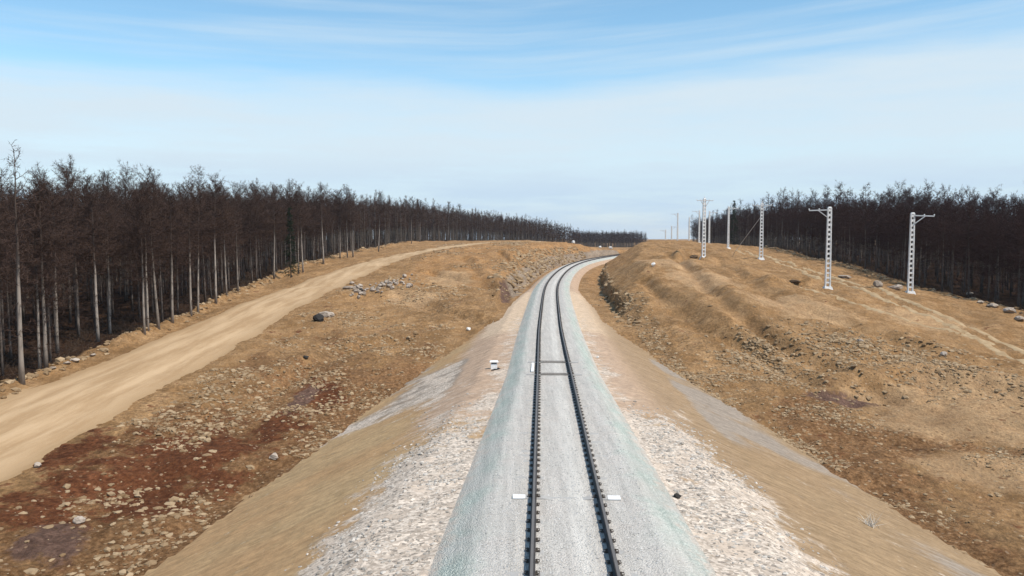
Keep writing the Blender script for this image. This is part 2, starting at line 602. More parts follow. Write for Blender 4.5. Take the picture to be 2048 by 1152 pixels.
def emb_fn(t, b):
    p = t.pos()
    st = t.noise(t.mapping(p, (.55, 3.2, .55)), 1.3, 7, .7)
    dd = t.attr('dist').outputs['Fac']
    a = t.math('ABSOLUTE', dd)
    zz = t.attr('zone_e')
    gray, pink, rock = t.sep(zz.outputs['Color'])[:3]
    cream = zz.outputs['Alpha']
    big = t.noise(p, .16, 4)
    mid = t.noise(p, .9, 6, .65)
    fine = t.noise(p, 6, 5, .65)
    brk = t.math('ADD', t.math('MULTIPLY', t.math('SUBTRACT', st, .5), 2.0), t.math('MULTIPLY', t.math('SUBTRACT', fine, .5), .6))
    c = t.mix(t.ramp(big, .38, .62), (.44, .305, .175), (.45, .34, .205))
    c = t.mix(t.ramp(mid, .5, .75), c, (.33, .25, .145))
    c = t.mix(t.ramp(t.math('ADD', pink, brk), .3, .7), c, t.mix(st, (.40, .30, .225), (.55, .445, .36)))
    c = t.mix(t.ramp(t.math('ADD', cream, t.math('MULTIPLY', brk, .7)), .3, .7), c, t.mix(fine, (.55, .44, .33), (.64, .545, .44)))
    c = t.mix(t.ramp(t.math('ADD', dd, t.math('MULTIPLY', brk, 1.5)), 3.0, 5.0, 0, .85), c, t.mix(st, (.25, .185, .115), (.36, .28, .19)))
    c = t.mix(t.ramp(t.math('ADD', gray, t.math('MULTIPLY', brk, .8)), .25, .9), c, t.mix(fine, (.25, .225, .20), (.38, .35, .315)))
    vcol = t.sep(t.voronoi(p, 13, out='Color'))
    rk = t.mix(t.ramp(vcol[0], .1, .9), (.44, .40, .36), (.74, .70, .65))
    rk = t.mix(t.ramp(mid, .45, .7), rk, (.62, .555, .49))
    rk = t.mix(t.math('MULTIPLY', t.ramp(vcol[1], .85, .95), .7), rk, (.2, .19, .18))
    c = t.mix(t.ramp(t.math('ADD', t.math('MULTIPLY', rock, .85), t.math('ADD', t.math('MULTIPLY', t.math('SUBTRACT', mid, .5), 1.9), t.math('MULTIPLY', t.math('SUBTRACT', fine, .5), .6))), .25, .62), c, rk)
    # scattered pale chips over the slope
    v2 = t.sep(t.voronoi(p, 4.2, out='Color'))
    ch = t.math('MULTIPLY', t.ramp(v2[0], .86, .95), t.ramp(t.voronoi(p, 4.2), .25, .12))
    c = t.mix(t.math('MULTIPLY', ch, .6), c, (.55, .47, .37))
    c = t.mix(1.0, c, (.95, .86, .77), 'MULTIPLY')
    c = t.scale_col(c, t.ramp(st, .34, .66, .86, 1.09))
    c = t.scale_col(c, t.ramp(t.noise(p, 3.2, 8, .78), .38, .62, .84, 1.10))
    hgt = t.math('ADD', t.math('MULTIPLY', fine, .5), t.math('MULTIPLY', t.math('MULTIPLY', vcol[2], rock), .6))
    bump(t, b, hgt, .55, .10)
    return c


def ballast_fn(t, b):
    p = t.pos()
    dd = t.attr('dist').outputs['Fac']
    a = t.math('ABSOLUTE', dd)
    mid = t.noise(p, .8, 5, .6)
    fine = t.noise(p, 9, 5, .7)
    v = t.voronoi(p, 27)
    vc = t.sep(t.voronoi(p, 27, out='Color'))
    g = t.mix(t.ramp(vc[0], .0, 1.0), (.53, .52, .50), (.67, .655, .63))
    g = t.mix(t.ramp(mid, .4, .7), g, t.mix(vc[1], (.54, .51, .48), (.68, .655, .63)))
    g = t.mix(t.math('MULTIPLY', t.ramp(vc[2], .88, .97), .5), g, (.25, .24, .235))
    # dust worn into a paler strip between the rails
    strip = t.ramp(t.math('ABSOLUTE', t.math('SUBTRACT', dd, .22)), .05, .30, 1, 0)
    g = t.mix(t.math('MULTIPLY', strip, t.ramp(fine, .3, .6, .25, .75)), g, (.76, .75, .72))
    # greenish fresh stone on the shoulders
    j = t.math('ADD', a, t.math('MULTIPLY', t.math('SUBTRACT', t.noise(p, 1.3, 5, .7), .5), 1.1))
    te = t.ramp(j, 1.2, 1.85)
    te = t.math('MULTIPLY', te, t.ramp(t.noise(p, .5, 4, .6),   .32, .62, .25, 1))
    tc = t.mix(t.ramp(vc[1], .1, .9), (.37, .435, .405), (.58, .645, .605))
    g = t.mix(te, g, tc)
    g = t.mix(t.ramp(t.math('ADD', a, t.math('MULTIPLY', t.math('SUBTRACT', t.noise(p, 2.2, 5, .7), .5), 1.6)), 1.95, 2.35), g, t.mix(vc[0], (.47, .42, .37), (.72, .66, .60)))
    g = t.mix(1.0, g, (.86, .83, .79), 'MULTIPLY')
    lng = t.noise(t.mapping(p, (7, .35, 1)), 1.0, 4, .6)
    g = t.scale_col(g, t.ramp(lng, .3, .7, .86, 1.06))
    bump(t, b, t.math('ADD', t.math('MULTIPLY', v, -1.0), t.math('MULTIPLY', fine, .5)), .6, .05)
    return g


def road_fn(t, b):
    p = t.pos()
    w = t.attr('dist').outputs['Fac']
    mid = t.noise(t.mapping(p, (1, .10, 1)), 1.1, 6, .6)
    fine = t.noise(t.mapping(p, (1, .3, 1)), 6, 5, .7)
    c = t.mix(t.ramp(mid, .35, .68), (.42, .30, .18), (.58, .445, .295))
    c = t.mix(t.math('MULTIPLY', t.ramp(fine, .5, .75), .35), c, (.60, .48, .33))
    c = t.mix(t.ramp(t.math('ADD', t.math('ABSOLUTE', w), t.math('MULTIPLY', t.math('SUBTRACT', mid, .5), .9)), .55, 1.0), c, (.36, .26, .155))
    c = t.mix(1.0, c, (.87, .80, .73), 'MULTIPLY')
    bump(t, b, t.math('ADD', mid, t.math('MULTIPLY', fine, .4)), .5, .10)
    return c


def rut_fn(t, b):
    p = t.pos()
    n = t.noise(p, 1.5, 5, .6)
    bump(t, b, t.noise(p, 6, 4), .4, .06)
    return t.mix(t.ramp(n, .35, .65), (.31, .215, .12), (.41, .30, .18))


def stone_fn(lo, hi, dk=(.12, .09, .07)):
    def fn(t, b):
        tint = t.attr('tint').outputs['Fac']
        p = t.pos()
        n = t.noise(p, 5, 5, .65)
        c = t.mix(tint, lo, hi)
        c = t.mix(t.math('MULTIPLY', t.ramp(n, .5, .72), .45), c, dk)
        bump(t, b, n, .6, .08)
        return c
    return fn


def obj_var(lo, hi, scale=3.0, dk=None, stretch=(1, 1, 1)):
    def fn(t, b):
        oi = t.new('ShaderNodeObjectInfo').outputs['Random']
        p = t.pos()
        n = t.noise(t.mapping(p, stretch), scale, 5, .65)
        c = t.mix(oi, lo, hi)
        c = t.mix(t.math('MULTIPLY', t.ramp(n, .42, .7), .55), c, dk or tuple(.55 * v for v in lo))
        return c
    return fn


def twig_fn(lo, hi):
    def fn(t, b):
        tc = t.attr('tint').outputs['Fac']
        oi = t.new('ShaderNodeObjectInfo').outputs['Random']
        c = t.mix(oi, lo, hi)
        return t.mix(t.math('MULTIPLY', tc, .5), c, tuple(1.7 * v for v in hi))
    return fn


M = {}
M['ground'] = material('earth', (.3, .2, .12), .95, ground_fn, .1)
M['emb'] = material('embankment_soil', (.35, .27, .17), .95, emb_fn, .1)
M['ballast'] = material('ballast_stone', (.5, .5, .5), .9, ballast_fn, .2)
M['road'] = material('packed_dirt', (.5, .38, .25), .95, road_fn, .1)
M['rut'] = material('wheel_rut_dirt', (.4, .3, .2), .95, rut_fn, .1)
M['rubble'] = material('rubble_stone', (.4, .3, .2), .95, stone_fn((.19, .12, .062), (.40, .295, .185), (.13, .08, .042)), .1)
M['palerock'] = material('pale_stone', (.5, .45, .4), .9, stone_fn((.27, .24, .205), (.58, .53, .47)), .1)
M['gravel'] = material('gravel_stone', (.5, .5, .5), .9, stone_fn((.38, .37, .355), (.60, .585, .56), (.28, .27, .26)), .2)
M['boulder'] = material('boulder_stone', (.4, .36, .32), .9, obj_var((.30, .245, .195), (.47, .40, .335), 2.5, (.13, .095, .07)), .15)
M['clod'] = material('dark_earth_clod', (.1, .07, .05), .95, obj_var((.10, .066, .04), (.14, .095, .06), 4), .1)
M['darkrock'] = material('dark_boulder_stone', (.12, .1, .09), .9, obj_var((.035, .032, .03), (.06, .055, .05), 3), .15)
M['whitestone'] = material('white_stone', (.75, .73, .7), .85, obj_var((.74, .72, .68), (.82, .80, .76), 4, (.6, .57, .5)), .15)
M['rail'] = material('rail_steel', (.035, .03, .028), .6, lambda t, b: t.mix(t.ramp(t.noise(t.pos(), 3, 4), .35, .7), (.028, .024, .022), (.062, .05, .045)), .3)
M['railtop'] = material('rail_running_surface', (.10, .095, .09), .5, lambda t, b: t.mix(t.noise(t.pos(), 2, 4), (.10, .088, .078), (.165, .145, .13)), .4)
M['sleeper'] = material('sleeper_concrete', (.48, .47, .45), .9, lambda t, b: t.mix(t.noise(t.pos(), 8, 5), (.34, .33, .315), (.45, .435, .415)), .15)
M['clip'] = material('clip_iron', (.03, .026, .025), .7, lambda t, b: t.mix(t.noise(t.pos(), 20, 3), (.045, .038, .033), (.11, .088, .07)), .3)
M['paint'] = material('white_paint', (.8, .8, .79), .7, lambda t, b: t.mix(t.ramp(t.noise(t.pos(), 14, 4), .55, .8), (.82, .82, .81), (.62, .61, .59)), .25)
M['pole'] = material('pole_concrete', (.62, .61, .59), .85, lambda t, b: t.mix(t.ramp(t.noise(t.pos(), 3.5, 5), .4, .7), (.74, .73, .71), (.58, .565, .54)), .2)
M['steel'] = material('galvanised_steel', (.45, .46, .47), .5, lambda t, b: t.mix(t.noise(t.pos(), 6, 3), (.40, .41, .42), (.56, .57, .58)), .4)
M['porcelain'] = material('porcelain', (.75, .75, .74), .35, lambda t, b: t.mix(t.noise(t.pos(), 9, 2), (.70, .70, .69), (.80, .80, .79)), .5)
def bark_fn(lo, hi, upper):
    side = obj_var(lo, hi, 3, tuple(.4 * v for v in lo), (1, 1, .35))

    def fn(t, b):
        c = side(t, b)
        zl = t.new('ShaderNodeSeparateXYZ')
        t.link(t.new('ShaderNodeTexCoord').outputs['Object'], zl.inputs[0])
        # young bark higher up the stem is dark brown
        return t.mix(t.ramp(zl.outputs['Z'], 5.0, 8.5), c, upper)
    return fn


M['bark'] = material('larch_bark', (.3, .26, .22), .95, bark_fn((.24, .205, .175), (.36, .315, .275), (.075, .055, .045)), .1)
M['bark_far'] = material('larch_bark_far', (.15, .13, .11), .95, obj_var((.12, .10, .085), (.14, .12, .10), 1.2, (.05, .04, .034), (1, 1, .2)), .1)
M['twig'] = material('larch_twig', (.05, .035, .028), .95, twig_fn((.040, .026, .021), (.068, .044, .035)), .05)
M['bark2'] = material('dark_larch_bark', (.16, .13, .11), .95, bark_fn((.11, .09, .078), (.19, .16, .138), (.05, .034, .028)), .1)
M['twig2'] = material('dark_larch_twig', (.045, .026, .022), .95, twig_fn((.032, .018, .016), (.054, .032, .028)), .05)
M['needle'] = material('spruce_needle', (.02, .03, .018), .9, twig_fn((.012, .018, .011), (.022, .030, .017)), .05)
M['brush'] = material('dry_brush', (.2, .14, .1), .95, twig_fn((.04, .027, .02), (.085, .06, .043)), .05)
M['straw'] = material('dry_straw', (.5, .45, .38), .95, twig_fn((.42, .38, .33), (.5, .46, .40)), .05)
M['plastic'] = material('black_rubber', (.015, .015, .016), .6, lambda t, b: t.mix(t.noise(t.pos(), 12, 3), (.010, .010, .011), (.026, .026, .027)), .3)

# ------------------------------------------------------------------ ground sheets
def spaced(segs):
    out = [segs[0][0]]
    for a, b, s0, s1 in segs:
        x = a
        while x < b - 1e-6:
            f = (x - a) / (b - a)
            x = min(b, x + s0 + (s1 - s0) * f)
            if b - x < .3 * s1:
                x = b
            out.append(x)
    return np.array(out)


dp = spaced([(0, 2.7, .15, .15), (2.7, 12, .16, .22), (12, 45, .24, .45), (45, 110, .5, 3), (110, 700, 4, 60)])
dg = np.r_[-dp[::-1][:-1], dp]
yg = spaced([(-80, 6, 6, 2), (6, 14, 1, .28), (14, 60, .26, .32), (60, 130, .32, .6), (130, 300, .6, 2.2), (300, 1600, 2.5, 40)])
DG, YG = np.meshgrid(dg, yg)
DGK = DG * (1 + (KB(YG) - 1) * (1 - sstep(3.2, 11, np.abs(DG))))
XG = XC(YG) + DGK / COS(YG)
ZG, DD, FILL, CUT = H_parts(XG, YG)
ny, nd = XG.shape
VG = np.stack([XG, YG, ZG], -1).reshape(-1, 3)
idx = np.arange(ny * nd).reshape(ny, nd)
Q = np.stack([idx[:-1, :-1], idx[:-1, 1:], idx[1:, 1:], idx[1:, :-1]], -1)
ad = np.abs(DG)
is_bal = ((ad[:-1, :-1] + ad[:-1, 1:]) / 2 < BS) & (np.ones_like(ad[:-1, :-1], bool))
fq = FILL[:-1, :-1].astype(int) + FILL[:-1, 1:] + FILL[1:, 1:] + FILL[1:, :-1]
is_emb = (~is_bal) & (fq >= 3)


def blob(x, y, cx, cy, rx, ry=None, rot=0.0):
    ry = ry or rx
    dx, dy = x - cx, y - cy
    c, s = math.cos(rot), math.sin(rot)
    return np.exp(-(((dx * c + dy * s) / rx) ** 2 + ((-dx * s + dy * c) / ry) ** 2))


def at(u, v):
    x, y, _ = hit(u, v)
    return x, y


X1, Y1 = VG[:, 0].astype(float), VG[:, 1].astype(float)
d1 = DD.ravel()
nz = fbm(X1 * .11, Y1 * .11, 71, 3)
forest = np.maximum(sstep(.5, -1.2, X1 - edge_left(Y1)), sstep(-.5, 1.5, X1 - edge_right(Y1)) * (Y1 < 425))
z_red = np.zeros(len(X1))
for (u, v, a, b_) in ((330, 935, 3.2, 6), (420, 900, 2.6, 5), (300, 1000, 2.2, 3), (200, 960, 2.2, 4), (250, 950, 2, 3.5), (90, 1010, 2.4, 3), (640, 790, 1.5, 3.5), (560, 850, 1.6, 3), (150, 900, 1.5, 3)):
    x, y = at(u, v)
    z_red = np.maximum(z_red, blob(X1, Y1, x, y, a, b_, .15))
z_pur = np.zeros(len(X1))
for (u, v, a, b_) in ((100, 1085, 1.3, 1.5), (600, 800, .6, 3), (1690, 800, 2.4, 1.2), (1010, 592, .8, 7)):
    x, y = at(u, v)
    z_pur = np.maximum(z_pur, blob(X1, Y1, x, y, a, b_))
left_b = sstep(-7, -9, d1) * sstep(-19.5, -18, X1) * (1 - sstep(84, 100, Y1)) * (1 - forest)
right_b = sstep(6, 8, d1) * (1 - sstep(50, 53, Y1)) * (1 - forest) * (1 - sstep(28, 36, X1))
spur = 0
for (u, v, a, b_) in ((1750, 700, 4, 4.5), (1600, 690, 3, 5), (1880, 725, 3.5, 3), (1560, 740, 3, 2)):
    x, y = at(u, v)
    spur = np.maximum(spur, blob(X1, Y1, x, y, a, b_))
ditch_r = sstep(5.2, 6.5, d1) * (1 - sstep(9, 12, d1)) * sstep(48, 52, Y1) * (1 - sstep(72, 80, Y1))
lcut = sstep(3.2, 4.2, -d1) * (1 - sstep(8, 12, -d1)) * sstep(94, 106, Y1) * (Y1 < 240)
z_pale = np.clip(.9 * lcut * (.7 + nz) + left_b * (.75 + .6 * nz) + right_b * .62 + spur + ditch_r, 0, 1)
z_or = np.clip(sstep(5, 7, -d1) * sstep(88, 100, Y1) * (1 - sstep(150, 190, Y1)) * (X1 > -14), 0, 1) + .6 * sstep(3, 5, np.abs(d1)) * (1 - sstep(10, 16, np.abs(d1))) * sstep(100, 120, Y1) * (Y1 < 260)
z_tan = np.zeros(len(X1))
for (u, v, a, b_) in ((1900, 840, 5.5, 3.4), (1800, 810, 4, 2.2), (2010, 850, 6, 4), (1990, 940, 4, 3), (900, 560, 3, 8), (820, 600, 3, 5), (1600, 610, 5, 5), (1400, 560, 4, 8), (1330, 520, 4, 10), (1960, 780, 5, 4), (1850, 640, 4, 4)):
    x, y = at(u, v)
    z_tan = np.maximum(z_tan, blob(X1, Y1, x, y, a, b_))
nz2 = fbm(X1 * .16, Y1 * .10, 92, 4)
z_lit = np.clip(right_b * (.62 + 1.3 * nz2) - 1.1 * z_tan + left_b * (.25 + .55 * (1 - sstep(40, 62, Y1)) + .6 * nz), 0, 1)
z_gray = np.clip(.8 * sstep(3, 4.5, np.abs(d1)) * (1 - sstep(5, 6.5, np.abs(d1))) * sstep(85, 100, Y1) * (Y1 < 240) * np.where(d1 < 0, 1, .25), 0, 1)
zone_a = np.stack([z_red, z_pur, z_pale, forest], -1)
zone_b = np.stack([np.clip(z_or, 0, 1), z_gray, z_lit, z_tan], -1)

a1 = np.abs(d1)
e_gray = np.zeros(len(X1))
nz3 = fbm(X1 * .25, Y1 * .25, 91, 4)
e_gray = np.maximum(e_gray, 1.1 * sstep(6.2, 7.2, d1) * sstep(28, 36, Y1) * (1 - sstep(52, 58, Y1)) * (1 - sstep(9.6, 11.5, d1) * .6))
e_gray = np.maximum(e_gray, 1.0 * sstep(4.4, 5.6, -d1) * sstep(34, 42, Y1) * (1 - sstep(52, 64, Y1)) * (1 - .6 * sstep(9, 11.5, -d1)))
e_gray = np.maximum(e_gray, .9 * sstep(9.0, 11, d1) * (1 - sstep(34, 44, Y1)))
e_rock = (1 - sstep(3.6, 6.6, a1 + 1.5 * nz3)) * (1 - sstep(22, 33, Y1)) * 1.0
e_rock = e_rock + .45 * (1 - sstep(2.6, 3.6, a1)) * sstep(24, 34, Y1) * (1 - sstep(60, 80, Y1)) + .45 * sstep(-.1, .5, nz3) * (1 - sstep(4, 7, a1)) * (1 - sstep(34, 44, Y1))
e_pink = (1 - sstep(4.6, 7.0, a1)) * sstep(22, 34, Y1) * .9
e_cream = sstep(50, 64, Y1) * (1 - .8 * sstep(86, 104, Y1)) * (1 - sstep(4.0, 6.5, a1))
e_pink = np.maximum(e_pink, .5 * sstep(4.4, 5, d1) * (1 - sstep(6, 7.5, d1)))
e_rock = e_rock + .62 * sstep(4.6, 5.6, -d1) * sstep(33, 40, Y1) * (1 - sstep(50, 62, Y1)) * (.55 + 1.4 * nz3)
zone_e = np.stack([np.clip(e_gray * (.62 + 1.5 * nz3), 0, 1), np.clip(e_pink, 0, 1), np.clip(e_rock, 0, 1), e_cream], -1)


def sheet(name, mask, mat, attrs, kind):
    q = Q[mask]
    used, inv = np.unique(q.ravel(), return_inverse=True)
    o = mesh_np(name, VG[used], inv.reshape(-1, 4), mat, True, None, {k: (t, arr[used]) for k, (t, arr) in attrs.items()})
    return tag(o, kind=kind)


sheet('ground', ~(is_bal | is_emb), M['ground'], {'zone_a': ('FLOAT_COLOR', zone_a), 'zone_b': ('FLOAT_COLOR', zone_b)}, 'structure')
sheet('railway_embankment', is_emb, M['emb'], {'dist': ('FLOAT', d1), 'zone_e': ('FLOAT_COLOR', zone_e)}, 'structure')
sheet('ballast', is_bal, M['ballast'], {'dist': ('FLOAT', d1 / KB(Y1))}, 'structure')

# haul road: a crowned sheet whose edges run down into the ground
ys = spaced([(-40, 14, 3, .5), (14, 120, .45, .9), (120, 262, .9, 2.5)])
ws = np.linspace(-1, 1, 25)
WW, YY = np.meshgrid(ws, ys)
half = _rw(YY) * .5 * (1 + .10 * fbm(YY * .25, np.sign(WW) * 3 + 9, 61, 3)) * 1.08
XX = _rx(YY) + WW * half
ZZ = H(XX, YY) + .10 - .17 * np.abs(WW) ** 3 - .05 * np.exp(-((np.abs(WW) - .42) / .13) ** 2)
ix = np.arange(XX.size).reshape(XX.shape)
o = mesh_np('dirt_road', np.stack([XX, YY, ZZ], -1).reshape(-1, 3), np.stack([ix[:-1, :-1], ix[:-1, 1:], ix[1:, 1:], ix[1:, :-1]], -1).reshape(-1, 4), M['road'], True, None, {'dist': ('FLOAT', WW.ravel())})
tag(o, kind='structure')


def strip(name, pts, width, mat, lift=.05, sink=.1):
    pts = np.array(pts, float)
    s = np.r_[0, np.cumsum(np.hypot(*np.diff(pts, axis=0).T))]
    n = int(s[-1] / .5)
    ss = np.linspace(0, s[-1], n)
    fx, fy = _spline(s, pts[:, 0]), _spline(s, pts[:, 1])
    x, y = fx(ss), fy(ss)
    tx, ty = np.gradient(x), np.gradient(y)
    L = np.hypot(tx, ty)
    nx, ny_ = ty / L, -tx / L
    w = np.linspace(-1, 1, 9)
    ww = width * .5 * (1 + .3 * fbm(ss * .3, ss * 0 + 2.2, 77, 3))
    X = x[:, None] + nx[:, None] * ww[:, None] * w
    Y = y[:, None] + ny_[:, None] * ww[:, None] * w
    Z = H(X, Y) + lift - (lift + sink) * np.abs(w) ** 3
    i = np.arange(X.size).reshape(X.shape)
    o = mesh_np(name, np.stack([X, Y, Z], -1).reshape(-1, 3), np.stack([i[:-1, :-1], i[:-1, 1:], i[1:, 1:], i[1:, :-1]], -1).reshape(-1, 4), mat, True)
    return tag(o, kind='structure')


for off in (-.95, .95):
    c = [P(2260, 800, -4.2), P(2048, 718, -3.4), P(1930, 652, -1.9), P(1820, 612, -.9), P(1700, 572, 0), P(1600, 532, 1.3), P(1480, 500, 2.5)]
    strip('wheel_rut_path', [(x + off, y) for x, y, _ in c], 1.0, M['rut'])
strip('wheel_rut_path', [at(1990, 690), at(1900, 660), at(1780, 628), at(1690, 600), at(1600, 575)], .8, M['rut'], .03)

# ------------------------------------------------------------------ railway track
track = thing('railway_track', 'single railway track with dark rails curving away to the right', 'railway track')
RAIL_OFF = .7525
ry = spaced([(-60, 8, 4, 1), (8, 120, .8, 1.5), (120, 430, 1.5, 4)])
prof = [(-.062, -.176), (-.062, -.165), (-.02, -.145), (-.010, -.13), (-.010, -.05), (-.034, -.038), (-.036, -.008), (-.026, 0), (.026, 0), (.036, -.008), (.034, -.038), (.010, -.05), (.010, -.13), (.02, -.145), (.062, -.165), (.062, -.176)]
for sgn in (-1, 1):
    cx_, sl, cs, zt_ = XC(ry), XCS(ry), COS(ry), ZT(ry)
    V = []
    for i, y in enumerate(ry):
        for (o_, z_) in prof:
            off = sgn * RAIL_OFF + o_
            V.append((cx_[i] + off * cs[i], y - off * sl[i] * cs[i], z_ + zt_[i]))
    k = len(prof)
    i = np.arange(len(ry) - 1)[:, None]
    j = np.arange(k)[None]
    jn = (j + 1) % k
    q = np.stack([i * k + j + 0 * jn, (i + 1) * k + j + 0 * jn, (i + 1) * k + jn, i * k + jn], -1)
    r = mesh_np('rail', V, q.reshape(-1, 4), M['rail'], False, track)
    r.data.materials.append(M['railtop'])
    mi = np.zeros((len(ry) - 1, k), np.int32)
    mi[:, 7] = 1
    r.data.polygons.foreach_set('material_index', mi.ravel())


def sleeper_mb(x=0, y=0, rz=0, z=0, mb=None):
    mb = mb or MB()
    c, s = math.cos(rz), math.sin(rz)
    sec = [(-1.25, .14, -.185), (-.95, .14, -.178), (-.55, .13, -.178), (-.35, .115, -.212), (.35, .115, -.212), (.55, .13, -.178), (.95, .14, -.178), (1.25, .14, -.185)]
    V = []
    for (a, w, t) in sec:
        for (b, zz) in ((-w, t - .17), (-w * .8, t), (w * .8, t), (w, t - .17)):
            V.append((x + a * c - b * s, y + a * s + b * c, zz + z))
    n = len(sec)
    q = [(i * 4 + j, i * 4 + j + 1, (i + 1) * 4 + j + 1, (i + 1) * 4 + j) for i in range(n - 1) for j in range(3)]
    q += [(3, 2, 1, 0), ((n - 1) * 4, (n - 1) * 4 + 1, (n - 1) * 4 + 2, (n - 1) * 4 + 3)]
    mb.add(V, q)
    return mb


def clip_mb(side, x=0, y=0, rz=0, mb=None, z=0):
    """fastening of one rail: a bolted spring clip on either foot of the rail"""
    mb = mb or MB()
    c, s = math.cos(rz), math.sin(rz)

    def w(a, b):
        return (x + a * c - b * s, y + a * s + b * c)
    k0, k1 = w(side * RAIL_OFF - .15, 0), w(side * RAIL_OFF + .15, 0)
    mb.bar((*k0, -.184), (*k1, -.184), .10, .014)
    n0 = len(mb.V)
    for e in (-1, 1):
        a0 = side * RAIL_OFF + e * .085
        p = w(a0, 0)
        mb.frustum((*p, -.19), .07, .09, .05, .07, .04)
        mb.tube([(*p, -.150), (*p, -.105)], [.016, .013], 6)
        q0, q1, q2 = w(a0 - e * .05, -.07), w(a0 + e * .05, -.05), w(a0 + e * .05, .05)
        q3 = w(a0 - e * .05, .07)
        mb.tube([(*q0, -.150), (*q1, -.137), (*q2, -.137), (*q3, -.150)], .010, 5)
    mb.V[n0 - 1:] = [v + np.array([0, 0, z]) for v in mb.V[n0 - 1:]]
    return mb


SP = .54
s_y, y = [], 8.0
while y < 300:
    s_y.append(y)
    y += SP * float(COS(y))
proto = sleeper_mb().build('sleeper', M['sleeper'], track)
cp = [clip_mb(-1).build('rail_clip', M['clip'], proto), clip_mb(1).build('rail_clip', M['clip'], proto)]
first = next(i for i, v in enumerate(s_y) if v > 12.5)
rest = [v for i, v in enumerate(s_y) if not first <= i < first + 100]
raised = []
for i, y in enumerate(s_y[first:first + 100]):
    so = proto if i == 0 else copy_tree(proto, track)
    so.location = (float(XC(y)), y, float(ZT(y)) + random.uniform(-.030, -.018))
    so.rotation_euler = (0, 0, -math.atan(float(XCS(y))) + 0)
    so.rotation_euler.z = -math.atan(float(XCS(y)))
    if abs(y - 18.2) < SP / 2:
        for sg in (-1, 1):
            pm = MB()
            pm.box((sg * 1.10, 0, -.195), .29, .24, .026)
            pm.build('painted_end', M['paint'], so)
        so['label'] = 'sleeper with both ends painted white'
        so.location.z = float(ZT(y)) + .012
    for ty in (36.2, 40.0):
        if abs(y - ty) < SP / 2:
            so.location.z = float(ZT(y)) + .030
            em = MB()
            for e in (-1, 1):
                em.bar((-.62, e * .165, -.176), (.62, e * .165, -.176), .03, .03)
            em.build('cross_bar', M['clip'], so)
            so['label'] = 'exposed sleeper flanked by dark cross bars'
mb = MB()
for y in rest:
    sleeper_mb(float(XC(y)), y, -math.atan(float(XCS(y))), float(ZT(y)) - .012, mb)
tag(mb.build('buried_sleepers', M['sleeper'], track), kind='stuff')
mb = MB()
for y in rest:
    for sd in (-1, 1):
        clip_mb(sd, float(XC(y)), y, -math.atan(float(XCS(y))), mb, float(ZT(y)))
tag(mb.build('distant_rail_clips', M['clip'], track), kind='stuff')
# white insulated plate along the outside of the left rail
mb = MB()
pts = [(float(XC(y)) - 1.0, y, float(ZT(y)) - .155) for y in (36.8, 37.6, 38.4, 39.4)]
for a, b in zip(pts[:-1], pts[1:]):
    mb.bar(a, b, .12, .05)
tag(mb.build('white_joint_plate', M['paint'], track), 'white plate lying along the outside of the left rail')

# ------------------------------------------------------------------ stones
def ico(sub):
    import bmesh
    bm = bmesh.new()
    bmesh.ops.create_icosphere(bm, subdivisions=sub, radius=1)
    V = np.array([v.co[:] for v in bm.verts])
    Fc = np.array([[v.index for v in f.verts] for f in bm.faces])
    bm.free()
    return V, Fc


ICO = {k: ico(k) for k in (1, 2, 3)}


def rock_shape(sub, rng, angular=.5):
    V, Fc = ICO[sub]
    V = V.copy()
    # cut by random planes for flat broken faces
    for _ in range(int(4 + 8 * angular)):
        n = rng.normal(size=3)
        n /= np.linalg.norm(n)
        lim = rng.uniform(.55, .92)
        dd_ = V @ n
        k = dd_ > lim
        V[k] -= np.outer(dd_[k] - lim, n)
    V *= (1 + rng.normal(0, .05, len(V)))[:, None]
    V *= rng.uniform(.65, 1.3, 3) * np.array([1.1, 1.1, .62])
    return V, Fc


SHAPES = [rock_shape(1, RNG) for _ in range(14)]
SHAPES2 = [rock_shape(2, RNG) for _ in range(10)]


def scatter(name, xs, ys, size, mat, sink=.25, tint=None, shapes=None, kind='stuff', lift=None):
    shapes = shapes or SHAPES
    zs = H(xs, ys) if lift is None else lift
    Vs, Fs, Ts, n = [], [], [], 0
    pick = RNG.integers(0, len(shapes), len(xs))
    ang = RNG.uniform(0, 2 * np.pi, len(xs))
    tint = RNG.uniform(0, 1, len(xs)) if tint is None else tint
    for k, (V, Fc) in enumerate(shapes):
        s = np.nonzero(pick == k)[0]
        if not len(s):
            continue
        c, si = np.cos(ang[s])[:, None], np.sin(ang[s])[:, None]
        vx = (V[:, 0] * c - V[:, 1] * si) * size[s][:, None] + xs[s][:, None]
        vy = (V[:, 0] * si + V[:, 1] * c) * size[s][:, None] + ys[s][:, None]
        vz = (V[:, 2] + .5 - sink * 2) * size[s][:, None] + zs[s][:, None]
        Vs.append(np.stack([vx, vy, vz], -1).reshape(-1, 3))
        Fs.append((Fc[None] + (np.arange(len(s)) * len(V))[:, None, None] + n).reshape(-1, 3))
        Ts.append(np.repeat(tint[s], len(V)))
        n += len(s) * len(V)
    o = mesh_np(name, np.concatenate(Vs), np.concatenate(Fs), mat, False, None, {'tint': ('FLOAT', np.concatenate(Ts))})
    return tag(o, kind=kind)


def sample(n, xr, yr, dens):
    """n points with density dens(x, y, d) in 0..1"""
    X, Y = [], []
    got = 0
    for _ in range(60):
        x, y = RNG.uniform(*xr, 6 * n), RNG.uniform(*yr, 6 * n)
        k = RNG.uniform(0, 1, len(x)) < dens(x, y, D_of(x, y))
        X.append(x[k])
        Y.append(y[k])
        got += k.sum()
        if got >= n:
            break
    return np.concatenate(X)[:n], np.concatenate(Y)[:n]


def outside(x, y, d):
    return (np.abs(d) > 4.4) & (E_fill(d, y) < T_nat(x, y) + .1)


def clump(x, y, s=.25, seed=3):
    return sstep(-.15, .45, fbm(x * s, y * s, seed, 3))


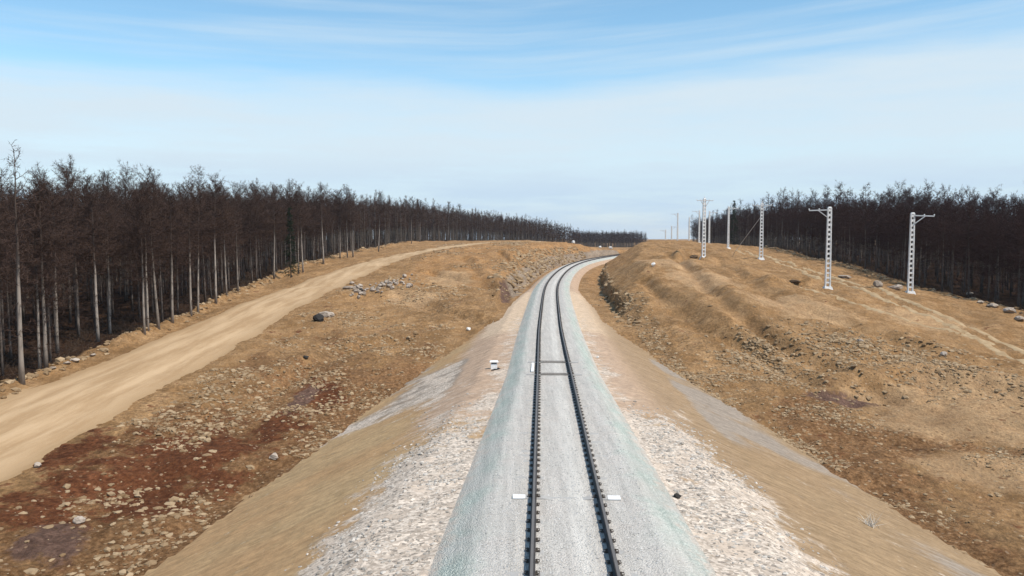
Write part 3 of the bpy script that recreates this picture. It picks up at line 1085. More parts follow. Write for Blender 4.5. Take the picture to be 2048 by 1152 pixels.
def size_dist(n, lo, hi, pw=2.5):
    return lo + (hi - lo) * RNG.uniform(0, 1, n) ** pw


# left rubble field
x, y = sample(9500, (-20, -5), (14, 92), lambda x, y, d: outside(x, y, d) * (.06 + clump(x, y, .32) ** 1.6) * (x > -19.4 + .8 * fbm(y * .3, y * 0, 8, 2)) * np.interp(y, [14, 60, 92], [1, .7, .35]))
scatter('rubble', x, y, size_dist(len(x), .035, .21, 3.2), M['rubble'], .3)
# right basin and spur rubble
x, y = sample(9500, (8, 34), (20, 52), lambda x, y, d: outside(x, y, d) * (.05 + clump(x, y, .35, 4) ** 1.5) * np.where(d < 13, 1.0, .5) * np.clip(1 - 1.2 * sum(blob(x, y, *at(u, v), 4, 3) for u, v in ((1900, 840), (2000, 850), (1800, 810))), 0, 1))
scatter('rubble', x, y, size_dist(len(x), .03, .16, 3), M['rubble'], .3)
sp_c = [at(1750, 700), at(1600, 700), at(1880, 725), at(1560, 740), at(1480, 690)]
x, y = sample(8000, (10, 36), (48, 78), lambda x, y, d: outside(x, y, d) * np.clip(sum(blob(x, y, cx, cy, 3.6, 3.6) for cx, cy in sp_c[:4]) + .6 * ((d > 5) & (d < 9)), 0, 1) * (.25 + clump(x, y, .4, 9)))
scatter('rubble', x, y, size_dist(len(x), .04, .22, 3.2), M['rubble'], .3)
# stony top and slopes of the left hill
x, y = sample(6500, (-16, 12), (84, 190), lambda x, y, d: outside(x, y, d) * clump(x, y, .15, 14) * np.where(y > 130, 1, .6) * (np.abs(x - _rx(y)) > _rw(y) * .55))
scatter('rubble', x, y, size_dist(len(x), .06, .28, 3), M['rubble'], .3)
# whitish stone spread on the berms, loose ballast near the viewer
x, y = sample(7500, (-8, 10), (11, 36), lambda x, y, d: (np.abs(d) > 2.7) * (1 - sstep(4.2, 6.5, np.abs(d))) * (1 - sstep(24, 36, y)) * (.25 + clump(x, y, .5, 15)))
scatter('berm_rubble', x, y, size_dist(len(x), .014, .085, 5), M['palerock'], .28)
x, y = sample(8000, (-3, 5), (11, 42), lambda x, y, d: (np.abs(d) < 1.8) * (np.abs(np.abs(d) - RAIL_OFF) > .12) * np.interp(y, [11, 42], [1, .35]))
scatter('gravel', x, y, size_dist(len(x), .010, .026, 1.5), M['gravel'], .2)
# debris along the wood edges
x, y = sample(1500, (-36, -26), (20, 220), lambda x, y, d: np.exp(-((x - edge_left(y) - .6) / .9) ** 2))
scatter('rubble', x, y, size_dist(len(x), .06, .35), M['rubble'], .2)
x, y = sample(1500, (40, 66), (55, 220), lambda x, y, d: np.exp(-((x - edge_right(y) + 1.6) / 1.3) ** 2))
scatter('rubble', x, y, size_dist(len(x), .06, .38), M['rubble'], .2)
# rock face in both cuts
def cut_rocks(sd, y0, y1, n, dmin, dmax, lo, hi):
    yy = RNG.uniform(y0, y1, n)
    dd_ = sd * RNG.uniform(dmin, dmax, n)
    xx = XC(yy) + dd_ / COS(yy)
    scatter('cut_rubble', xx, yy, size_dist(n, lo, hi, 1.8), M['rubble'], .32, shapes=SHAPES2)


cut_rocks(1, 66, 135, 150, 6.0, 7.6, .12, .42)
cut_rocks(-1, 98, 205, 1100, 3.9, 7.6, .08, .55)

# individual boulders -------------------------------------------------
def boulder(u, v, w_px, label, mat, cat='boulder', group=None, name='boulder', sub=3, flat=.75, sink=.2, aspect=1.0):
    x, y, z = hit(u, v)
    r = w_px / F_PX * y * .5
    V, Fc = rock_shape(sub, RNG, .6)
    V = V / np.abs(V).max(0) * np.array([r, r * aspect, r * flat])
    V[:, 2] += r * flat * (1 - 2 * sink)
    o = mesh_np(name, V, Fc, mat, False)
    o.location = (x, y, z)
    o.rotation_euler = (0, 0, 0)
    return tag(o, label, cat, group)


boulder(650, 634, 34, 'large pale boulder with dark underside on the rubble slope below the road', M['boulder'], flat=.55, sink=.25)
boulder(636, 643, 24, 'black lump standing in for the shaded side of the large pale boulder', M['darkrock'], flat=.8)  # dark lump added as the shade on the boulder's lower left side
boulder(662, 632, 16, 'small pale rock leaning beside the large boulder', M['boulder'])
boulder(1307, 533, 9, 'round white stone alone on the smooth right cutting slope', M['whitestone'], flat=1, sink=.05)
boulder(1147, 487, 8, 'white stone on the skyline of the left cutting, nearest the wood', M['whitestone'], flat=.9, sink=.1)
boulder(1200, 496, 6, 'smaller white stone on the left cutting top, middle of three', M['whitestone'], flat=.8, sink=.1)
boulder(1221, 498, 8, 'white stone at the far end of the left cutting top above the curve', M['whitestone'], flat=.8, sink=.1)
boulder(548, 917, 20, 'pale blocky rock at the toe of the left embankment', M['boulder'])
boulder(158, 1046, 24, 'big pale rock on the purple soil at the lower left', M['boulder'])
boulder(75, 934, 16, 'pale rock below the road edge at the far left', M['boulder'], flat=.8)
boulder(612, 716, 14, 'dark flat rock on the tan rubble slope', M['darkrock'], flat=.5)
boulder(937, 660, 9, 'small white stone at the foot of the left embankment slope', M['whitestone'], flat=.9)
boulder(1355, 996, 16, 'small black rock on the right ballast shoulder', M['darkrock'], flat=.8)
boulder(1195, 716, 6, 'tiny white stone on the right ballast shoulder', M['whitestone'], flat=.9)
boulder(1888, 712, 16, 'pale rock at the tip of the right spoil mound', M['boulder'])
boulder(1720, 683, 14, 'pale flat rock on the crown of the right spoil mound', M['boulder'], flat=.5)
boulder(1590, 565, 26, 'dark clod lump in the grass left of the lattice poles', M['clod'], flat=.3)
boulder(1388, 516, 20, 'dark earth lump beside the hollow on the right cutting top', M['clod'], flat=.4)
boulder(1755, 575, 20, 'rounded grey rock at the wood edge beside the outer pole', M['boulder'], flat=.9)
boulder(1690, 556, 28, 'flat pale slab of rock at the wood edge between the two near poles', M['boulder'], flat=.35)
boulder(1790, 578, 34, 'long low pale rock just left of the outer pole foot', M['boulder'], flat=.35, aspect=.6)
for (u, v, w) in ((1940, 590, 16), (1985, 615, 22), (2020, 625, 26), (2040, 640, 22), (1960, 606, 14)):
    boulder(u, v, w, 'pale stone strewn along the shaded right wood edge', M['boulder'], group='stones along the right wood edge', flat=.5)
for (u, v, w) in ((150, 722, 20), (185, 711, 14), (135, 727, 15), (105, 737, 14)):
    boulder(u, v, w, 'pale flat stone on the bank between dirt road and left wood', M['boulder'], group='stones on the bank by the left wood', flat=.4)
# heap of pale rock below the road
for i in range(64):
    t = RNG.uniform()
    u, v = 706 + 115 * t + RNG.normal(0, 7), 584 - 22 * t + RNG.normal(0, 7)
    boulder(u, v, RNG.uniform(4.5, 11), 'pale angular rock in the long heap beside the road bend', M['boulder'], group='rocks of the pale heap', name='heap_rock', cat='rock', sub=2, flat=RNG.uniform(.6, 1.0), sink=.12)
boulder(722, 583, 13, 'black rock in the near end of the pale rock heap', M['darkrock'])
boulder(700, 577, 30, 'pale earth slab lying at the near end of the rock heap', M['boulder'], flat=.25, aspect=.5, sink=.3, cat='rock')

# ------------------------------------------------------------------ trackside box
bx, by, bz = hit(988, 738)
t_ = thing('trackside_box', 'small white lidded box on the left ballast shoulder', 'equipment box', (bx, by, bz), .05)
mb = MB()
mb.frustum((0, 0, -.05), .34, .26, .32, .24, .33)
mb.build('body', M['paint'], t_)
mb = MB()
mb.box((0, 0, .36), .44, .34, .035)
mb.frustum((0, 0, .395), .44, .34, .36, .26, .03)
mb.build('lid', M['paint'], t_)
mb = MB()
mb.box((0, 0, .281), .26, .18, .079)
mb.build('neck', M['plastic'], t_)
mb = MB()
mb.tube([(.20, -.10, .05), (.30, -.22, .02), (.22, -.38, .02), (.02, -.42, .03), (-.12, -.52, .02)], [.05, .06, .055, .06, .03], 8)
o = mb.build('cable_coil', M['plastic'])
o.location = (bx, by, bz)
tag(o, 'black cable lying in front of the white trackside box', 'cable')

# ------------------------------------------------------------------ lattice poles
def pole(u, v, H_=8.0, arms='L', D=None, label='', stay=None, rot=0.0, narrow=1.0):
    if D is None:
        x, y, z = hit(u, v)
    else:
        a, b = ray(u, v)
        x, y = a * D, D
        z = float(H(x, y)[0])
    t = thing('lattice_pole', label, 'utility pole', (x, y, z), rot, 'white lattice poles along the right plateau')
    mb = MB()
    w0, w1 = .58 * narrow, .40 * narrow
    for s in (-1, 1):
        n = 6
        V = []
        for i in range(n + 1):
            f = i / n
            w = (w0 + (w1 - w0) * f) / 2
            lw = .115 - .025 * f
            for (ax, ay) in ((w - lw, -.12), (w, -.12), (w, .12), (w - lw, .12)):
                V.append((s * ax, ay, f * H_ - .3 * (1 - f)))
        q = [(i * 4 + j, i * 4 + (j + 1) % 4, (i + 1) * 4 + (j + 1) % 4, (i + 1) * 4 + j) for i in range(n) for j in range(4)] + [(n * 4, n * 4 + 1, n * 4 + 2, n * 4 + 3)]
        if s < 0:
            q = [tuple(reversed(k)) for k in q]
        mb.add(V, q)
    nh = 16
    for i in range(nh + 1):
        zc = .12 + (H_ - .3) * i / nh
        f = zc / H_
        w = w0 + (w1 - w0) * f - .19
        hh = .16 + .10 * f
        mb.box((0, 0, zc - hh / 2), w, .20, hh)
    mb.build('shaft', M['pole'], t)
    mb = MB()
    mb.frustum((0, 0, H_), w1 + .02, .26, w1 * .6, .16, .16)
    mb.build('cap', M['pole'], t)
    mb = MB()
    mb.frustum((0, 0, -.3), 1.0, .8, .7, .5, .5)
    mb.build('footing', M['pole'], t)
    for sd in ((-1,) if arms == 'L' else (1,) if arms == 'R' else (-1, 1)):
        L = 2.0 if arms in 'LR' else 1.15
        mb = MB()
        mb.bar((sd * .16, -.16, H_ - .16), (sd * (L + .1), -.16, H_ - .22), .09, .11)
        ar = mb.build('arm', M['steel'], t)
        mb = MB()
        for q_ in (.45, .95):
            xq = sd * (.2 + L * q_)
            zq = H_ - .17 - .03 * q_
            mb.tube([(xq, -.16, zq + .03), (xq, -.16, zq + .08), (xq, -.16, zq + .09), (xq, -.16, zq + .14), (xq, -.16, zq + .17)], [.03, .05, .07, .06, .025], 8)
        mb.build('insulator', M['porcelain'], ar)
        mb = MB()
        mb.bar((sd * .18, -.17, H_ - .95), (sd * L * .58, -.17, H_ - .24), .07, .07)
        mb.build('brace', M['steel'], t)
    if arms == 'T':
        mb = MB()
        mb.tube([(0, 0, H_ + .16), (0, 0, H_ + .3), (0, 0, H_ + .34), (0, 0, H_ + .42)], [.03, .05, .09, .03], 8)
        mb.build('top_insulator', M['porcelain'], t)
    if stay:
        sx, sy = stay
        sz = float(H(sx, sy)[0])
        mb = MB()
        mb.bar((-.2, 0, H_ - 1.9), (sx - x, sy - y, sz - z - .1), .05)
        mb.build('stay_wire', M['steel'], t)
    return t


pole(1820, 586, 8.0, 'R', label='near lattice pole with its arm pointing right, closest to the wood')
pole(1655, 577, 8.0, 'L', label='near lattice pole with its arm pointing left beside wheel ruts')
pole(1522, 518, 8.0, 'T', label='lattice pole with double crossarm and a slanting stay wire', stay=(38.8, 141))
pole(1407, 515, 8.2, 'T', label='lattice pole with double crossarm left of the stayed pole', rot=.3)
pole(1456, 497, 8.0, 'R', label='slim pole seen edge on against the wood between the double crossarm poles', rot=.35, narrow=.7)
pole(1418, 489, 7.6, 'R', D=190, label='slim far pole just right of the double crossarm pole at the crest', rot=.35, narrow=.7)
pole(1398, 486, 7.9, 'L', D=198, label='slim far pole just left of the double crossarm pole at the crest', rot=.35, narrow=.7)
pole(1378, 482, 7.4, 'R', D=232, label='faint far pole at the left end of the right wood', rot=.35, narrow=.7)
pole(1355, 480, 8.2, 'L', D=222, label='pale distant pole against the sky, tallest of the far poles', rot=.35, narrow=.7)
pole(1343, 480, 8.0, 'R', D=250, label='pale distant pole against the sky in the middle of the far three', rot=.35, narrow=.7)
pole(1331, 480, 7.8, 'L', D=262, label='pale distant pole against the sky, leftmost of the far three', rot=.35, narrow=.7)

# ------------------------------------------------------------------ trees
def blades(P0, P1, W, rng):
    """one thin triangle per twig"""
    n = len(P0)
    t = P1 - P0
    r = rng.normal(size=(n, 3))
    s = np.cross(t, r)
    s /= np.linalg.norm(s, axis=1)[:, None] + 1e-9
    V = np.stack([P0 + s * W[:, None] * .5, P0 - s * W[:, None] * .5, P1], 1).reshape(-1, 3)
    return V, np.arange(3 * n).reshape(-1, 3)


def larch(seed, H_=14.0, base=.36, spread=2.1, nb=84, nt=16, ns=6, wide=1.0, top=.0, dead=22, girth=.115):
    """trunk mesh builder and crown arrays of a bare larch"""
    rng = np.random.default_rng(seed)
    tr = MB()
    nseg = 9
    bend = rng.normal(0, .05, (nseg + 1, 2)).cumsum(0) * np.linspace(0, 1, nseg + 1)[:, None]
    ax = [(bend[i, 0], bend[i, 1], H_ * i / nseg - .3 * (i == 0)) for i in range(nseg + 1)]
    r0 = girth * wide ** .3
    rad = [r0 * (1 - .93 * (i / nseg) ** 1.1) * (1.25 if i == 0 else 1) for i in range(nseg + 1)]
    tr.tube(ax, rad, 7)
    axa = np.array(ax)

    def on(h):
        f = np.clip(h, 0, 1) * nseg
        i = np.minimum(f.astype(int), nseg - 1)
        q = (f - i)[:, None]
        return axa[i] * (1 - q) + axa[i + 1] * q
    # main branches
    h = np.sort(base + (1.0 - base) * rng.uniform(0, 1, nb) ** .88)
    h[-3:] = [.97, .985, .995]
    g = (h - base) / (1 - base)
    L = spread * (np.interp(g, [0, .12, .45, .8, 1], [.7, .95, 1.0, .55, .22 + top])) * rng.uniform(.6, 1.2, nb)
    az = rng.uniform(0, 2 * np.pi, nb)
    el = np.interp(g, [0, .5, 1], [-.12, .22, .85]) + rng.normal(0, .16, nb)
    if dead:
        hd = rng.uniform(.08, base, dead)
        h, L = np.r_[h, hd], np.r_[L, rng.uniform(.3, 1.1, dead)]
        az, el = np.r_[az, rng.uniform(0, 2 * np.pi, dead)], np.r_[el, rng.normal(-.2, .2, dead)]
    n = len(h)
    B0 = on(h)
    dr = np.stack([np.cos(el) * np.cos(az), np.cos(el) * np.sin(az), np.sin(el)], 1)
    up = np.array([0, 0, 1.0])
    Bm = B0 + dr * (L * .55)[:, None]
    dr2 = dr + up * .28 + rng.normal(0, .12, (n, 3))
    dr2 /= np.linalg.norm(dr2, axis=1)[:, None]
    B1 = Bm + dr2 * (L * .5)[:, None]
    V, Fc, Ti, k = [], [], [], 0

    def put(v, f, t):
        nonlocal k
        V.append(v)
        Fc.append(f + k)
        Ti.append(np.repeat(t, 3))
        k += len(v)
    wb = (.035 + .012 * L) * wide
    for _ in range(2):
        v, f = blades(B0, Bm + (Bm - B0) * .25, wb, rng)
        put(v, f, np.full(n, .2))
        v, f = blades(Bm, B1, wb * .7, rng)
        put(v, f, np.full(n, .3))
    # twigs
    live = np.arange(n)
    cnt = np.maximum((nt * np.clip(L / spread, .35, 1.2)).astype(int), 2)
    cnt[nb:] = 2
    src = np.repeat(live, cnt)
    q = rng.uniform(.18, 1, len(src))[:, None]
    p = np.where(q < .55, B0[src] + (Bm[src] - B0[src]) * q / .55, Bm[src] + (B1[src] - Bm[src]) * (q - .55) / .45)
    base_dir = dr2[src] * .6 + rng.normal(0, .55, (len(src), 3)) + up * .12
    base_dir /= np.linalg.norm(base_dir, axis=1)[:, None]
    tl = rng.uniform(.3, .85, len(src)) * np.clip(L[src] / spread, .5, 1)
    p1 = p + base_dir * tl[:, None]
    v, f = blades(p, p1, np.full(len(src), .027 * wide), rng)
    put(v, f, rng.uniform(0, 1, len(src)))
    if ns:
        s2 = np.repeat(np.arange(len(src)), ns)
        q = rng.uniform(.15, .95, len(s2))[:, None]
        pp = p[s2] + (p1[s2] - p[s2]) * q
        dd_ = base_dir[s2] * .7 + rng.normal(0, .6, (len(s2), 3))
        dd_ /= np.linalg.norm(dd_, axis=1)[:, None]
        v, f = blades(pp, pp + dd_ * rng.uniform(.12, .42, len(s2))[:, None], np.full(len(s2), .022 * wide), rng)
        put(v, f, rng.uniform(0, 1, len(s2)))
    return tr, np.concatenate(V), np.concatenate(Fc), np.concatenate(Ti)


def tree_proto(seed, bark, twig, **kw):
    tr, V, Fc, Ti = larch(seed, **kw)
    root = bpy.data.objects.new('larch_tree', None)
    root.empty_display_size = .5
    a = tr.build('trunk', bark, None, True)
    b = mesh_np('crown', V, Fc, twig, False, None, {'tint': ('FLOAT', Ti)})
    for q in (a, b):
        COL.objects.unlink(q)
        q.parent = root
    return root


def plant(proto, x, y, z, h, label, group=None, rz=None, lean=(0, 0), ref=14.0, name=None, widen=1.0, cat='tree'):
    r = copy_tree(proto)
    if name:
        r.name = name
    s = h / ref
    r.location = (x, y, z)
    w = s * random.uniform(.92, 1.12) * widen
    r.scale = (w, w, s)
    r.rotation_euler = (lean[0], lean[1], random.uniform(0, 6.28) if rz is None else rz)
    return tag(r, label, cat, group)


LB = [(.40, 2.3, 92), (.44, 2.6, 84), (.36, 2.1, 96), (.46, 2.4, 80)]
LE_ = [tree_proto(150 + i, M['bark'], M['twig'], base=b, spread=s, nb=n, top=.18, girth=.14) for i, (b, s, n) in enumerate(LB)]
LP = [tree_proto(100 + i, M['bark2'], M['twig'], top=.1 + .04 * i, base=b, spread=s, nb=n) for i, (b, s, n) in enumerate(((.30, 2.3, 96), (.36, 2.6, 90), (.28, 2.1, 98), (.40, 2.4, 86), (.33, 2.7, 96), (.42, 2.2, 84)))]
RP = [tree_proto(200 + i, M['bark2'], M['twig2'], base=b, spread=s, nb=n, top=.25) for i, (b, s, n) in enumerate(((.28, 2.3, 92), (.34, 2.6, 88), (.24, 2.0, 92), (.38, 2.4, 84), (.30, 2.7, 90)))]
SPIRE = tree_proto(300, M['bark'], M['twig'], base=.42, spread=1.8, nb=58, wide=1.25, nt=11, ns=3, dead=16, girth=.16)

G_LE, G_LI = 'larches along the edge of the left wood', 'larches standing inside the left wood'
G_RE, G_RI = 'larches along the edge of the right wood', 'larches standing inside the right wood'
L_LE = 'bare brown larch at the road-side edge of the left wood, slender trunk showing'
L_LI = 'bare brown larch inside the left wood behind the edge trees'
L_RE = 'dark bare larch at the shaded edge of the right wood behind the poles'
L_RI = 'dark bare larch inside the right wood behind its edge trees'
placed = []

# trees picked out one by one along the left edge: pixel of the foot, pixel row of the top
front = [(44, 765, 302), (80, 741, 395), (92, 738, 360), (115, 706, 380), (196, 684, 372), (220, 668, 390), (289, 668, 392), (317, 657, 352), (296, 661, 378),
         (345, 645, 380), (382, 631, 372), (396, 627, 385), (432, 606, 360), (453, 590, 385), (476, 583, 392), (548, 558, 380), (597, 547, 385), (606, 545, 378),
         (647, 528, 374), (680, 517, 386), (695, 515, 376), (706, 514, 392), (757, 503, 388), (823, 487, 398), (840, 484, 404), (896, 480, 408), (917, 479, 410)]
special = {
    0: ('tallest larch at the far left, thin spire rising above the wood', SPIRE),
    1: ('larch with pale lower trunk just right of the tall spire larch', LE_[2]),
    7: ('bushy-topped larch with a leaning pale trunk standing by the road', LE_[1]),
    12: ('tall larch with tufted dark top above the neighbours near the road', LE_[3]),
    9: ('larch with straight pale trunk right of the leaning bushy one', LE_[0]),
}
for i, (u, v, vt) in enumerate(front):
    x, y, z = hit(u, v)
    k = y / F_PX
    h = (v - vt) * k * 1.01
    h = min(max(h, 10.5), 16.5)
    lab, pr = special.get(i, (None, LE_[i % len(LE_)]))
    lean = (0, -.035) if i == 7 else (random.gauss(0, .012), random.gauss(0, .012))
    plant(pr, x, y, z, h, lab or L_LE, None if lab else G_LE, lean=lean)
    placed.append((x, y))


def poisson(n_try, xr, yr, inside, dist, placed):
    cell = {}
    for (x, y) in placed:
        cell.setdefault((int(x // dist), int(y // dist)), []).append((x, y))
    out = []
    X, Y = RNG.uniform(*xr, n_try), RNG.uniform(*yr, n_try)
    ok = inside(X, Y)
    for x, y, o_ in zip(X, Y, ok):
        if not o_:
            continue
        cx, cy = int(x // dist), int(y // dist)
        if any((x - a) ** 2 + (y - b) ** 2 < dist * dist for i in (-1, 0, 1) for j in (-1, 0, 1) for a, b in cell.get((cx + i, cy + j), ())):
            continue
        cell.setdefault((cx, cy), []).append((x, y))
        out.append((x, y))
    return out


def in_view(x, y, m=90):
    return (y > 5) & (np.abs(x / np.maximum(y, 1) * F_PX) < 1024 + m)


cand_l = poisson(60000, (-110, 90), (8, 420), lambda x, y: (x < edge_left(y) - .3) & (x > edge_left(y) - np.interp(y, [0, 100, 250, 420], [62, 54, 58, 72])), 2.15, placed)
cand_r = poisson(60000, (48, 190), (20, 412), lambda x, y: (x > edge_right(y) + .3) & (x < edge_right(y) + np.interp(y, [0, 100, 250, 412], [60, 52, 40, 26])), 2.25, [])


def rank(c, el, side):
    depth = (el(c[1]) - c[0]) if side < 0 else (c[0] - el(c[1]))
    return c[1] + 6.0 * max(0, depth - 2)


vis_l = sorted([c for c in cand_l if in_view(np.array(c[0]), np.array(c[1]))], key=lambda c: rank(c, edge_left, -1))
vis_r = sorted([c for c in cand_r if in_view(np.array(c[0]), np.array(c[1]))], key=lambda c: rank(c, edge_right, 1))
NL, NR = 146, 124
for (x, y) in vis_l[:NL]:
    edge = edge_left(y) - x < 3.2
    z = float(H(x, y)[0])
    plant(random.choice(LP), x, y, z, random.gauss(float(np.interp(y, [35, 55, 120, 250], [9.4, 11.2, 12.2, 12.6])) + 1.3 * float(fbm(np.array([y * .06]), np.array([x * .06]), 88, 2)[0]), .9), L_LE if edge else L_LI, G_LE if edge else G_LI, lean=(random.gauss(0, .015), random.gauss(0, .015)))
for (x, y) in vis_r[:NR]:
    edge = x - edge_right(y) < 3.4
    z = float(H(x, y)[0])
    plant(random.choice(RP), x, y, z, random.gauss(11.0, 1.1), L_RE if edge else L_RI, G_RE if edge else G_RI, lean=(random.gauss(0, .015), random.gauss(0, .015)))

# the rest of the woods, far more trees than one could count
def lite_set(seed, n, **kw):
    out = []
    for i in range(n):
        tr, V, Fc, Ti = larch(seed + i, **kw)
        out.append((np.concatenate(tr.V), np.concatenate(tr.q), V, Fc, Ti))
    return out


def wood(name, spots, lite, mb_, mt_, hmean, hsd):
    CV, CF, CT, TV, TQ = [], [], [], [], []
    nc = nt = 0
    xs = np.array([s[0] for s in spots])
    ys = np.array([s[1] for s in spots])
    zs = H(xs, ys)
    for x, y, z in zip(xs, ys, zs):
        tv, tq, v, f, ti = lite[RNG.integers(len(lite))]
        h = max(9, RNG.normal(hmean, hsd)) / 14.0
        a = RNG.uniform(0, 6.28)
        c, s = math.cos(a) * h * RNG.uniform(.9, 1.15), math.sin(a) * h
        R = np.array([[c, -s, 0], [s, c, 0], [0, 0, h]])
        CV.append(v @ R.T + (x, y, z))
        CF.append(f + nc)
        CT.append(ti)
        nc += len(v)
        TV.append(tv @ R.T + (x, y, z))
        TQ.append(tq + nt)
        nt += len(tv)
    root = mesh_np(name, np.concatenate(CV), np.concatenate(CF), mt_, False, None, {'tint': ('FLOAT', np.concatenate(CT))})
    tag(root, kind='stuff')
    mesh_np('trunks', np.concatenate(TV), np.concatenate(TQ), mb_, True, root)['kind'] = 'stuff'
    return root


mid_l = lite_set(500, 5, nb=60, nt=9, ns=2, wide=1.9, dead=10)
mid_r = lite_set(600, 5, nb=60, nt=9, ns=2, wide=2.0, dead=10, base=.3, spread=2.4, top=.15)
far_s = lite_set(700, 4, nb=40, nt=6, ns=1, wide=3.4, dead=2)
used = set(vis_l[:NL])
wood('forest', [c for c in cand_l if c not in used], mid_l, M['bark_far'], M['twig'], 11.9, .9)
used = set(vis_r[:NR])
wood('forest', [c for c in cand_r if c not in used], mid_r, M['bark_far'], M['twig2'], 11.0, 1.0)
far_l = poisson(20000, (-40, 60), (420, 486), lambda x, y: (x < edge_left(y) - .3) & (x > edge_left(y) - 36), 2.6, [])
wood('far_forest', far_l, far_s, M['bark_far'], M['twig'], 13.2, .9)
far_h = poisson(16000, (36, 116), (600, 690), lambda x, y: (x > .075 * y) & (x < 101 + .03 * (y - 650) + 4 * fbm(y * .05, y * 0, 3, 2)), 2.5, [])
wood('far_forest', far_h, far_s, M['bark_far'], M['twig2'], 12.6, .9)

# two dark evergreens among the larches
def spruce(seed, H_=11.0):
    rng = np.random.default_rng(seed)
    tr = MB()
    tr.tube([(0, 0, -.3), (0, 0, H_ * .5), (0, 0, H_)], [.13, .08, .015], 7)
    nb = 170
    h = np.sort(rng.uniform(.06, .99, nb))
    L = 1.75 * (1 - h) ** .8 * rng.uniform(.7, 1.15, nb) + .12
    az = rng.uniform(0, 6.28, nb)
    dr = np.stack([np.cos(az), np.sin(az), np.full(nb, -.25) + rng.normal(0, .1, nb)], 1)
    B0 = np.stack([0 * h, 0 * h, h * H_], 1)
    B1 = B0 + dr * L[:, None]
    src = np.repeat(np.arange(nb), 26)
    q = rng.uniform(.1, 1, len(src))[:, None]
    p = B0[src] + (B1[src] - B0[src]) * q
    dd_ = dr[src] * .6 + rng.normal(0, .45, (len(src), 3)) - np.array([0, 0, .2])
    v, f = blades(p, p + dd_ * rng.uniform(.18, .42, len(src))[:, None], np.full(len(src), .07), rng)
    root = bpy.data.objects.new('spruce_tree', None)
    a = tr.build('trunk', M['bark2'], None, True)
    b = mesh_np('crown', v, f, M['needle'], False, None, {'tint': ('FLOAT', np.repeat(rng.uniform(0, 1, len(src)), 3))})
    for o_ in (a, b):
        COL.objects.unlink(o_)
        o_.parent = root
    return root


sp = spruce(9)
x, y, z = hit(573, 557)
plant(sp, x + .6, y, z, 9.6, 'narrow dark evergreen at the left wood edge beside the road', ref=11.0, name='spruce_tree', widen=.85)
a_, b_ = ray(1467, 480)
x, y = a_ * 225, 225
plant(sp, x, y, float(H(x, y)[0]), 12.5, 'dark pointed evergreen at the left end of the right wood', ref=11.0, name='spruce_tree', widen=.8)

# undergrowth along the wood edges
def brush(name, spots, mat, hgt, n, wdt=.02):
    rng = np.random.default_rng(5)
    xs = np.array([s[0] for s in spots])
    ys = np.array([s[1] for s in spots])
    zs = H(xs, ys)
    m = len(xs)
    src = np.repeat(np.arange(m), n)
    p0 = np.stack([xs[src], ys[src], zs[src] - .03], 1) + np.c_[rng.normal(0, .25, (len(src), 2)), np.zeros(len(src))]
    dr = np.c_[rng.normal(0, .6, (len(src), 2)), rng.uniform(.3, 1, len(src))]
    ln = hgt * rng.uniform(.3, 1, len(src)) * rng.uniform(.5, 1.3, m)[src]
    p1 = p0 + dr * ln[:, None]
    V1, F1 = blades(p0, p1, np.full(len(src), wdt), rng)
    s2 = np.repeat(np.arange(len(src)), 3)
    q = p0[s2] + (p1 - p0)[s2] * rng.uniform(.3, .95, (len(s2), 1))
    V2, F2 = blades(q, q + (rng.normal(0, .5, (len(s2), 3)) + (0, 0, .25)) * (ln[s2] * .5)[:, None], np.full(len(s2), wdt * .7), rng)
    o = mesh_np(name, np.r_[V1, V2], np.r_[F1, F2 + len(V1)], mat, False, None, {'tint': ('FLOAT', rng.uniform(0, 1, len(V1) + len(V2)))})
    return tag(o, kind='stuff')


x, y = sample(1500, (-52, -26), (25, 260), lambda x, y, d: np.exp(-((x - edge_left(y) + 2.5) / 3.0) ** 2) * (x < edge_left(y) + .6))
brush('undergrowth', list(zip(x, y)), M['brush'], 1.1, 9)
x, y = sample(1400, (46, 80), (50, 300), lambda x, y, d: np.exp(-((x - edge_right(y) - 2.5) / 3.0) ** 2) * (x > edge_right(y) - 1.0))
brush('undergrowth', list(zip(x, y)), M['brush'], 1.2, 9)
# the pale dead plant on the right embankment
x, y, z = hit(1740, 1052)
rng = np.random.default_rng(3)
n = 60
p0 = np.c_[rng.normal(0, .09, (n, 2)), np.zeros(n)]
p1 = p0 + np.c_[rng.normal(0, .22, (n, 2)), rng.uniform(.08, .5, n)]
V, Fc = blades(p0, p1, np.full(n, .018), rng)
o = mesh_np('dead_plant', V, Fc, M['straw'], False, None, {'tint': ('FLOAT', np.repeat(rng.uniform(0, 1, n), 3))})
o.location = (x, y, z)
tag(o, 'pale dead plant with thin upright stalks on the right embankment slope', 'plant')

# ------------------------------------------------------------------ light and sky
SUN_EL, SUN_AZ = math.radians(56), math.radians(122)      # azimuth clockwise from the viewing direction
sd = Vector((math.sin(SUN_AZ) * math.cos(SUN_EL), math.cos(SUN_AZ) * math.cos(SUN_EL), math.sin(SUN_EL)))
ld = bpy.data.lights.new('sun', 'SUN')
ld.energy, ld.angle, ld.color = 4.7, math.radians(.53), (1, .92, .81)
lo = bpy.data.objects.new('sun', ld)
COL.objects.link(lo)
lo.rotation_euler = (-sd).to_track_quat('-Z', 'Y').to_euler()
lo.location = (60, 20, 60)

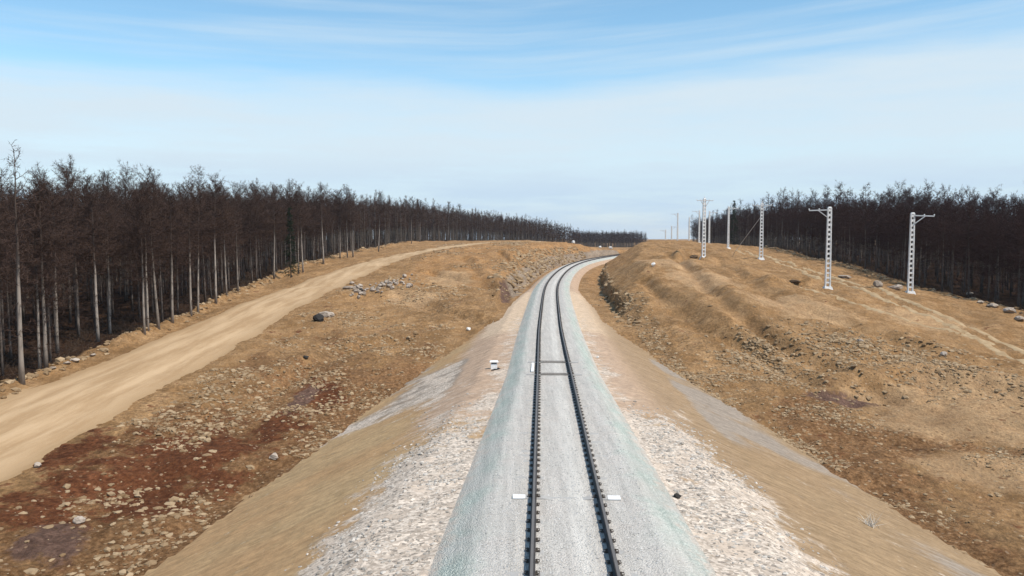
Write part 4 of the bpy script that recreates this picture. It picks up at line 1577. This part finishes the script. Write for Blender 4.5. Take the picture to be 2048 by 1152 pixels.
w = bpy.data.worlds.new('World')
SC.world = w
w.use_nodes = True
t = NT(w)
bg = t.n['Background']
sky = t.new('ShaderNodeTexSky', sky_type='NISHITA')
sky.sun_disc = False
sky.sun_elevation, sky.sun_rotation = SUN_EL, SUN_AZ
sky.altitude, sky.air_density, sky.dust_density, sky.ozone_density = 300, 1.0, .3, 2.2
tc = t.new('ShaderNodeTexCoord').outputs['Generated']
sx = t.new('ShaderNodeSeparateXYZ')
t.link(tc, sx.inputs[0])
z = sx.outputs['Z']
ztilt = t.math('SUBTRACT', z, t.math('MULTIPLY', t.math('MAXIMUM', sx.outputs['X'], 0.0), .075))
# thin cirrus: a veil low down, streaks higher up
n1 = t.noise(t.mapping(tc, (1.3, 1.3, 11)), 2.2, 6, .55)
cv = t.new('ShaderNodeCombineXYZ')
t.link(sx.outputs['X'], cv.inputs[0])
t.link(sx.outputs['Y'], cv.inputs[1])
t.link(t.math('MULTIPLY', ztilt, 22.0), cv.inputs[2])
n2 = t.noise(cv.outputs[0], 1.15, 7, .55)
veil = t.ramp(t.math('ADD', ztilt, t.math('MULTIPLY', t.math('SUBTRACT', n1, .5), .055)), .186, .148)
streak = t.math('MULTIPLY', t.ramp(n2, .43, .74), .60)
n3 = t.noise(t.mapping(tc, (1.1, 1.1, 9)), 3.1, 6, .6)
cl = t.math('MAXIMUM', t.math('MULTIPLY', veil, t.ramp(n3, .3, .65, .70, .97)), streak)
hs = t.new('ShaderNodeHueSaturation')
hs.inputs['Hue'].default_value = .485
hs.inputs['Saturation'].default_value = 1.08
hs.inputs['Value'].default_value = 1.36
t.link(sky.outputs[0], hs.inputs['Color'])
cc = t.mix(t.ramp(z, .02, .11), (4.2, 5.45, 6.8), (5.35, 6.3, 7.0))
col = t.mix(cl, hs.outputs[0], cc)
t.link(col, bg.inputs['Color'])
bg.inputs['Strength'].default_value = .13

hz = bpy.data.materials.new('haze_air')
hz.use_nodes = True
ht = hz.node_tree
for n in list(ht.nodes):
    if n.type != 'OUTPUT_MATERIAL':
        ht.nodes.remove(n)
pv = ht.nodes.new('ShaderNodeVolumePrincipled')
pv.inputs['Color'].default_value = (.86, .91, 1, 1)
pv.inputs['Density'].default_value = .00011
pv.inputs['Anisotropy'].default_value = .2
ht.links.new(pv.outputs[0], [n for n in ht.nodes if n.type == 'OUTPUT_MATERIAL'][0].inputs['Volume'])
mb = MB()
mb.box((300, 760, ZG.min() - 1), 5600, 2600, 23 - ZG.min())
tag(mb.build('haze', hz), kind='stuff')

vs = SC.view_settings
vs.view_transform, vs.look, vs.exposure, vs.gamma = 'Standard', 'None', 0.0, 1.0
vs.use_curve_mapping = False
SC.render.engine = 'CYCLES'
SC.cycles.max_bounces = 4
SC.cycles.diffuse_bounces = 2
SC.cycles.use_denoising = True
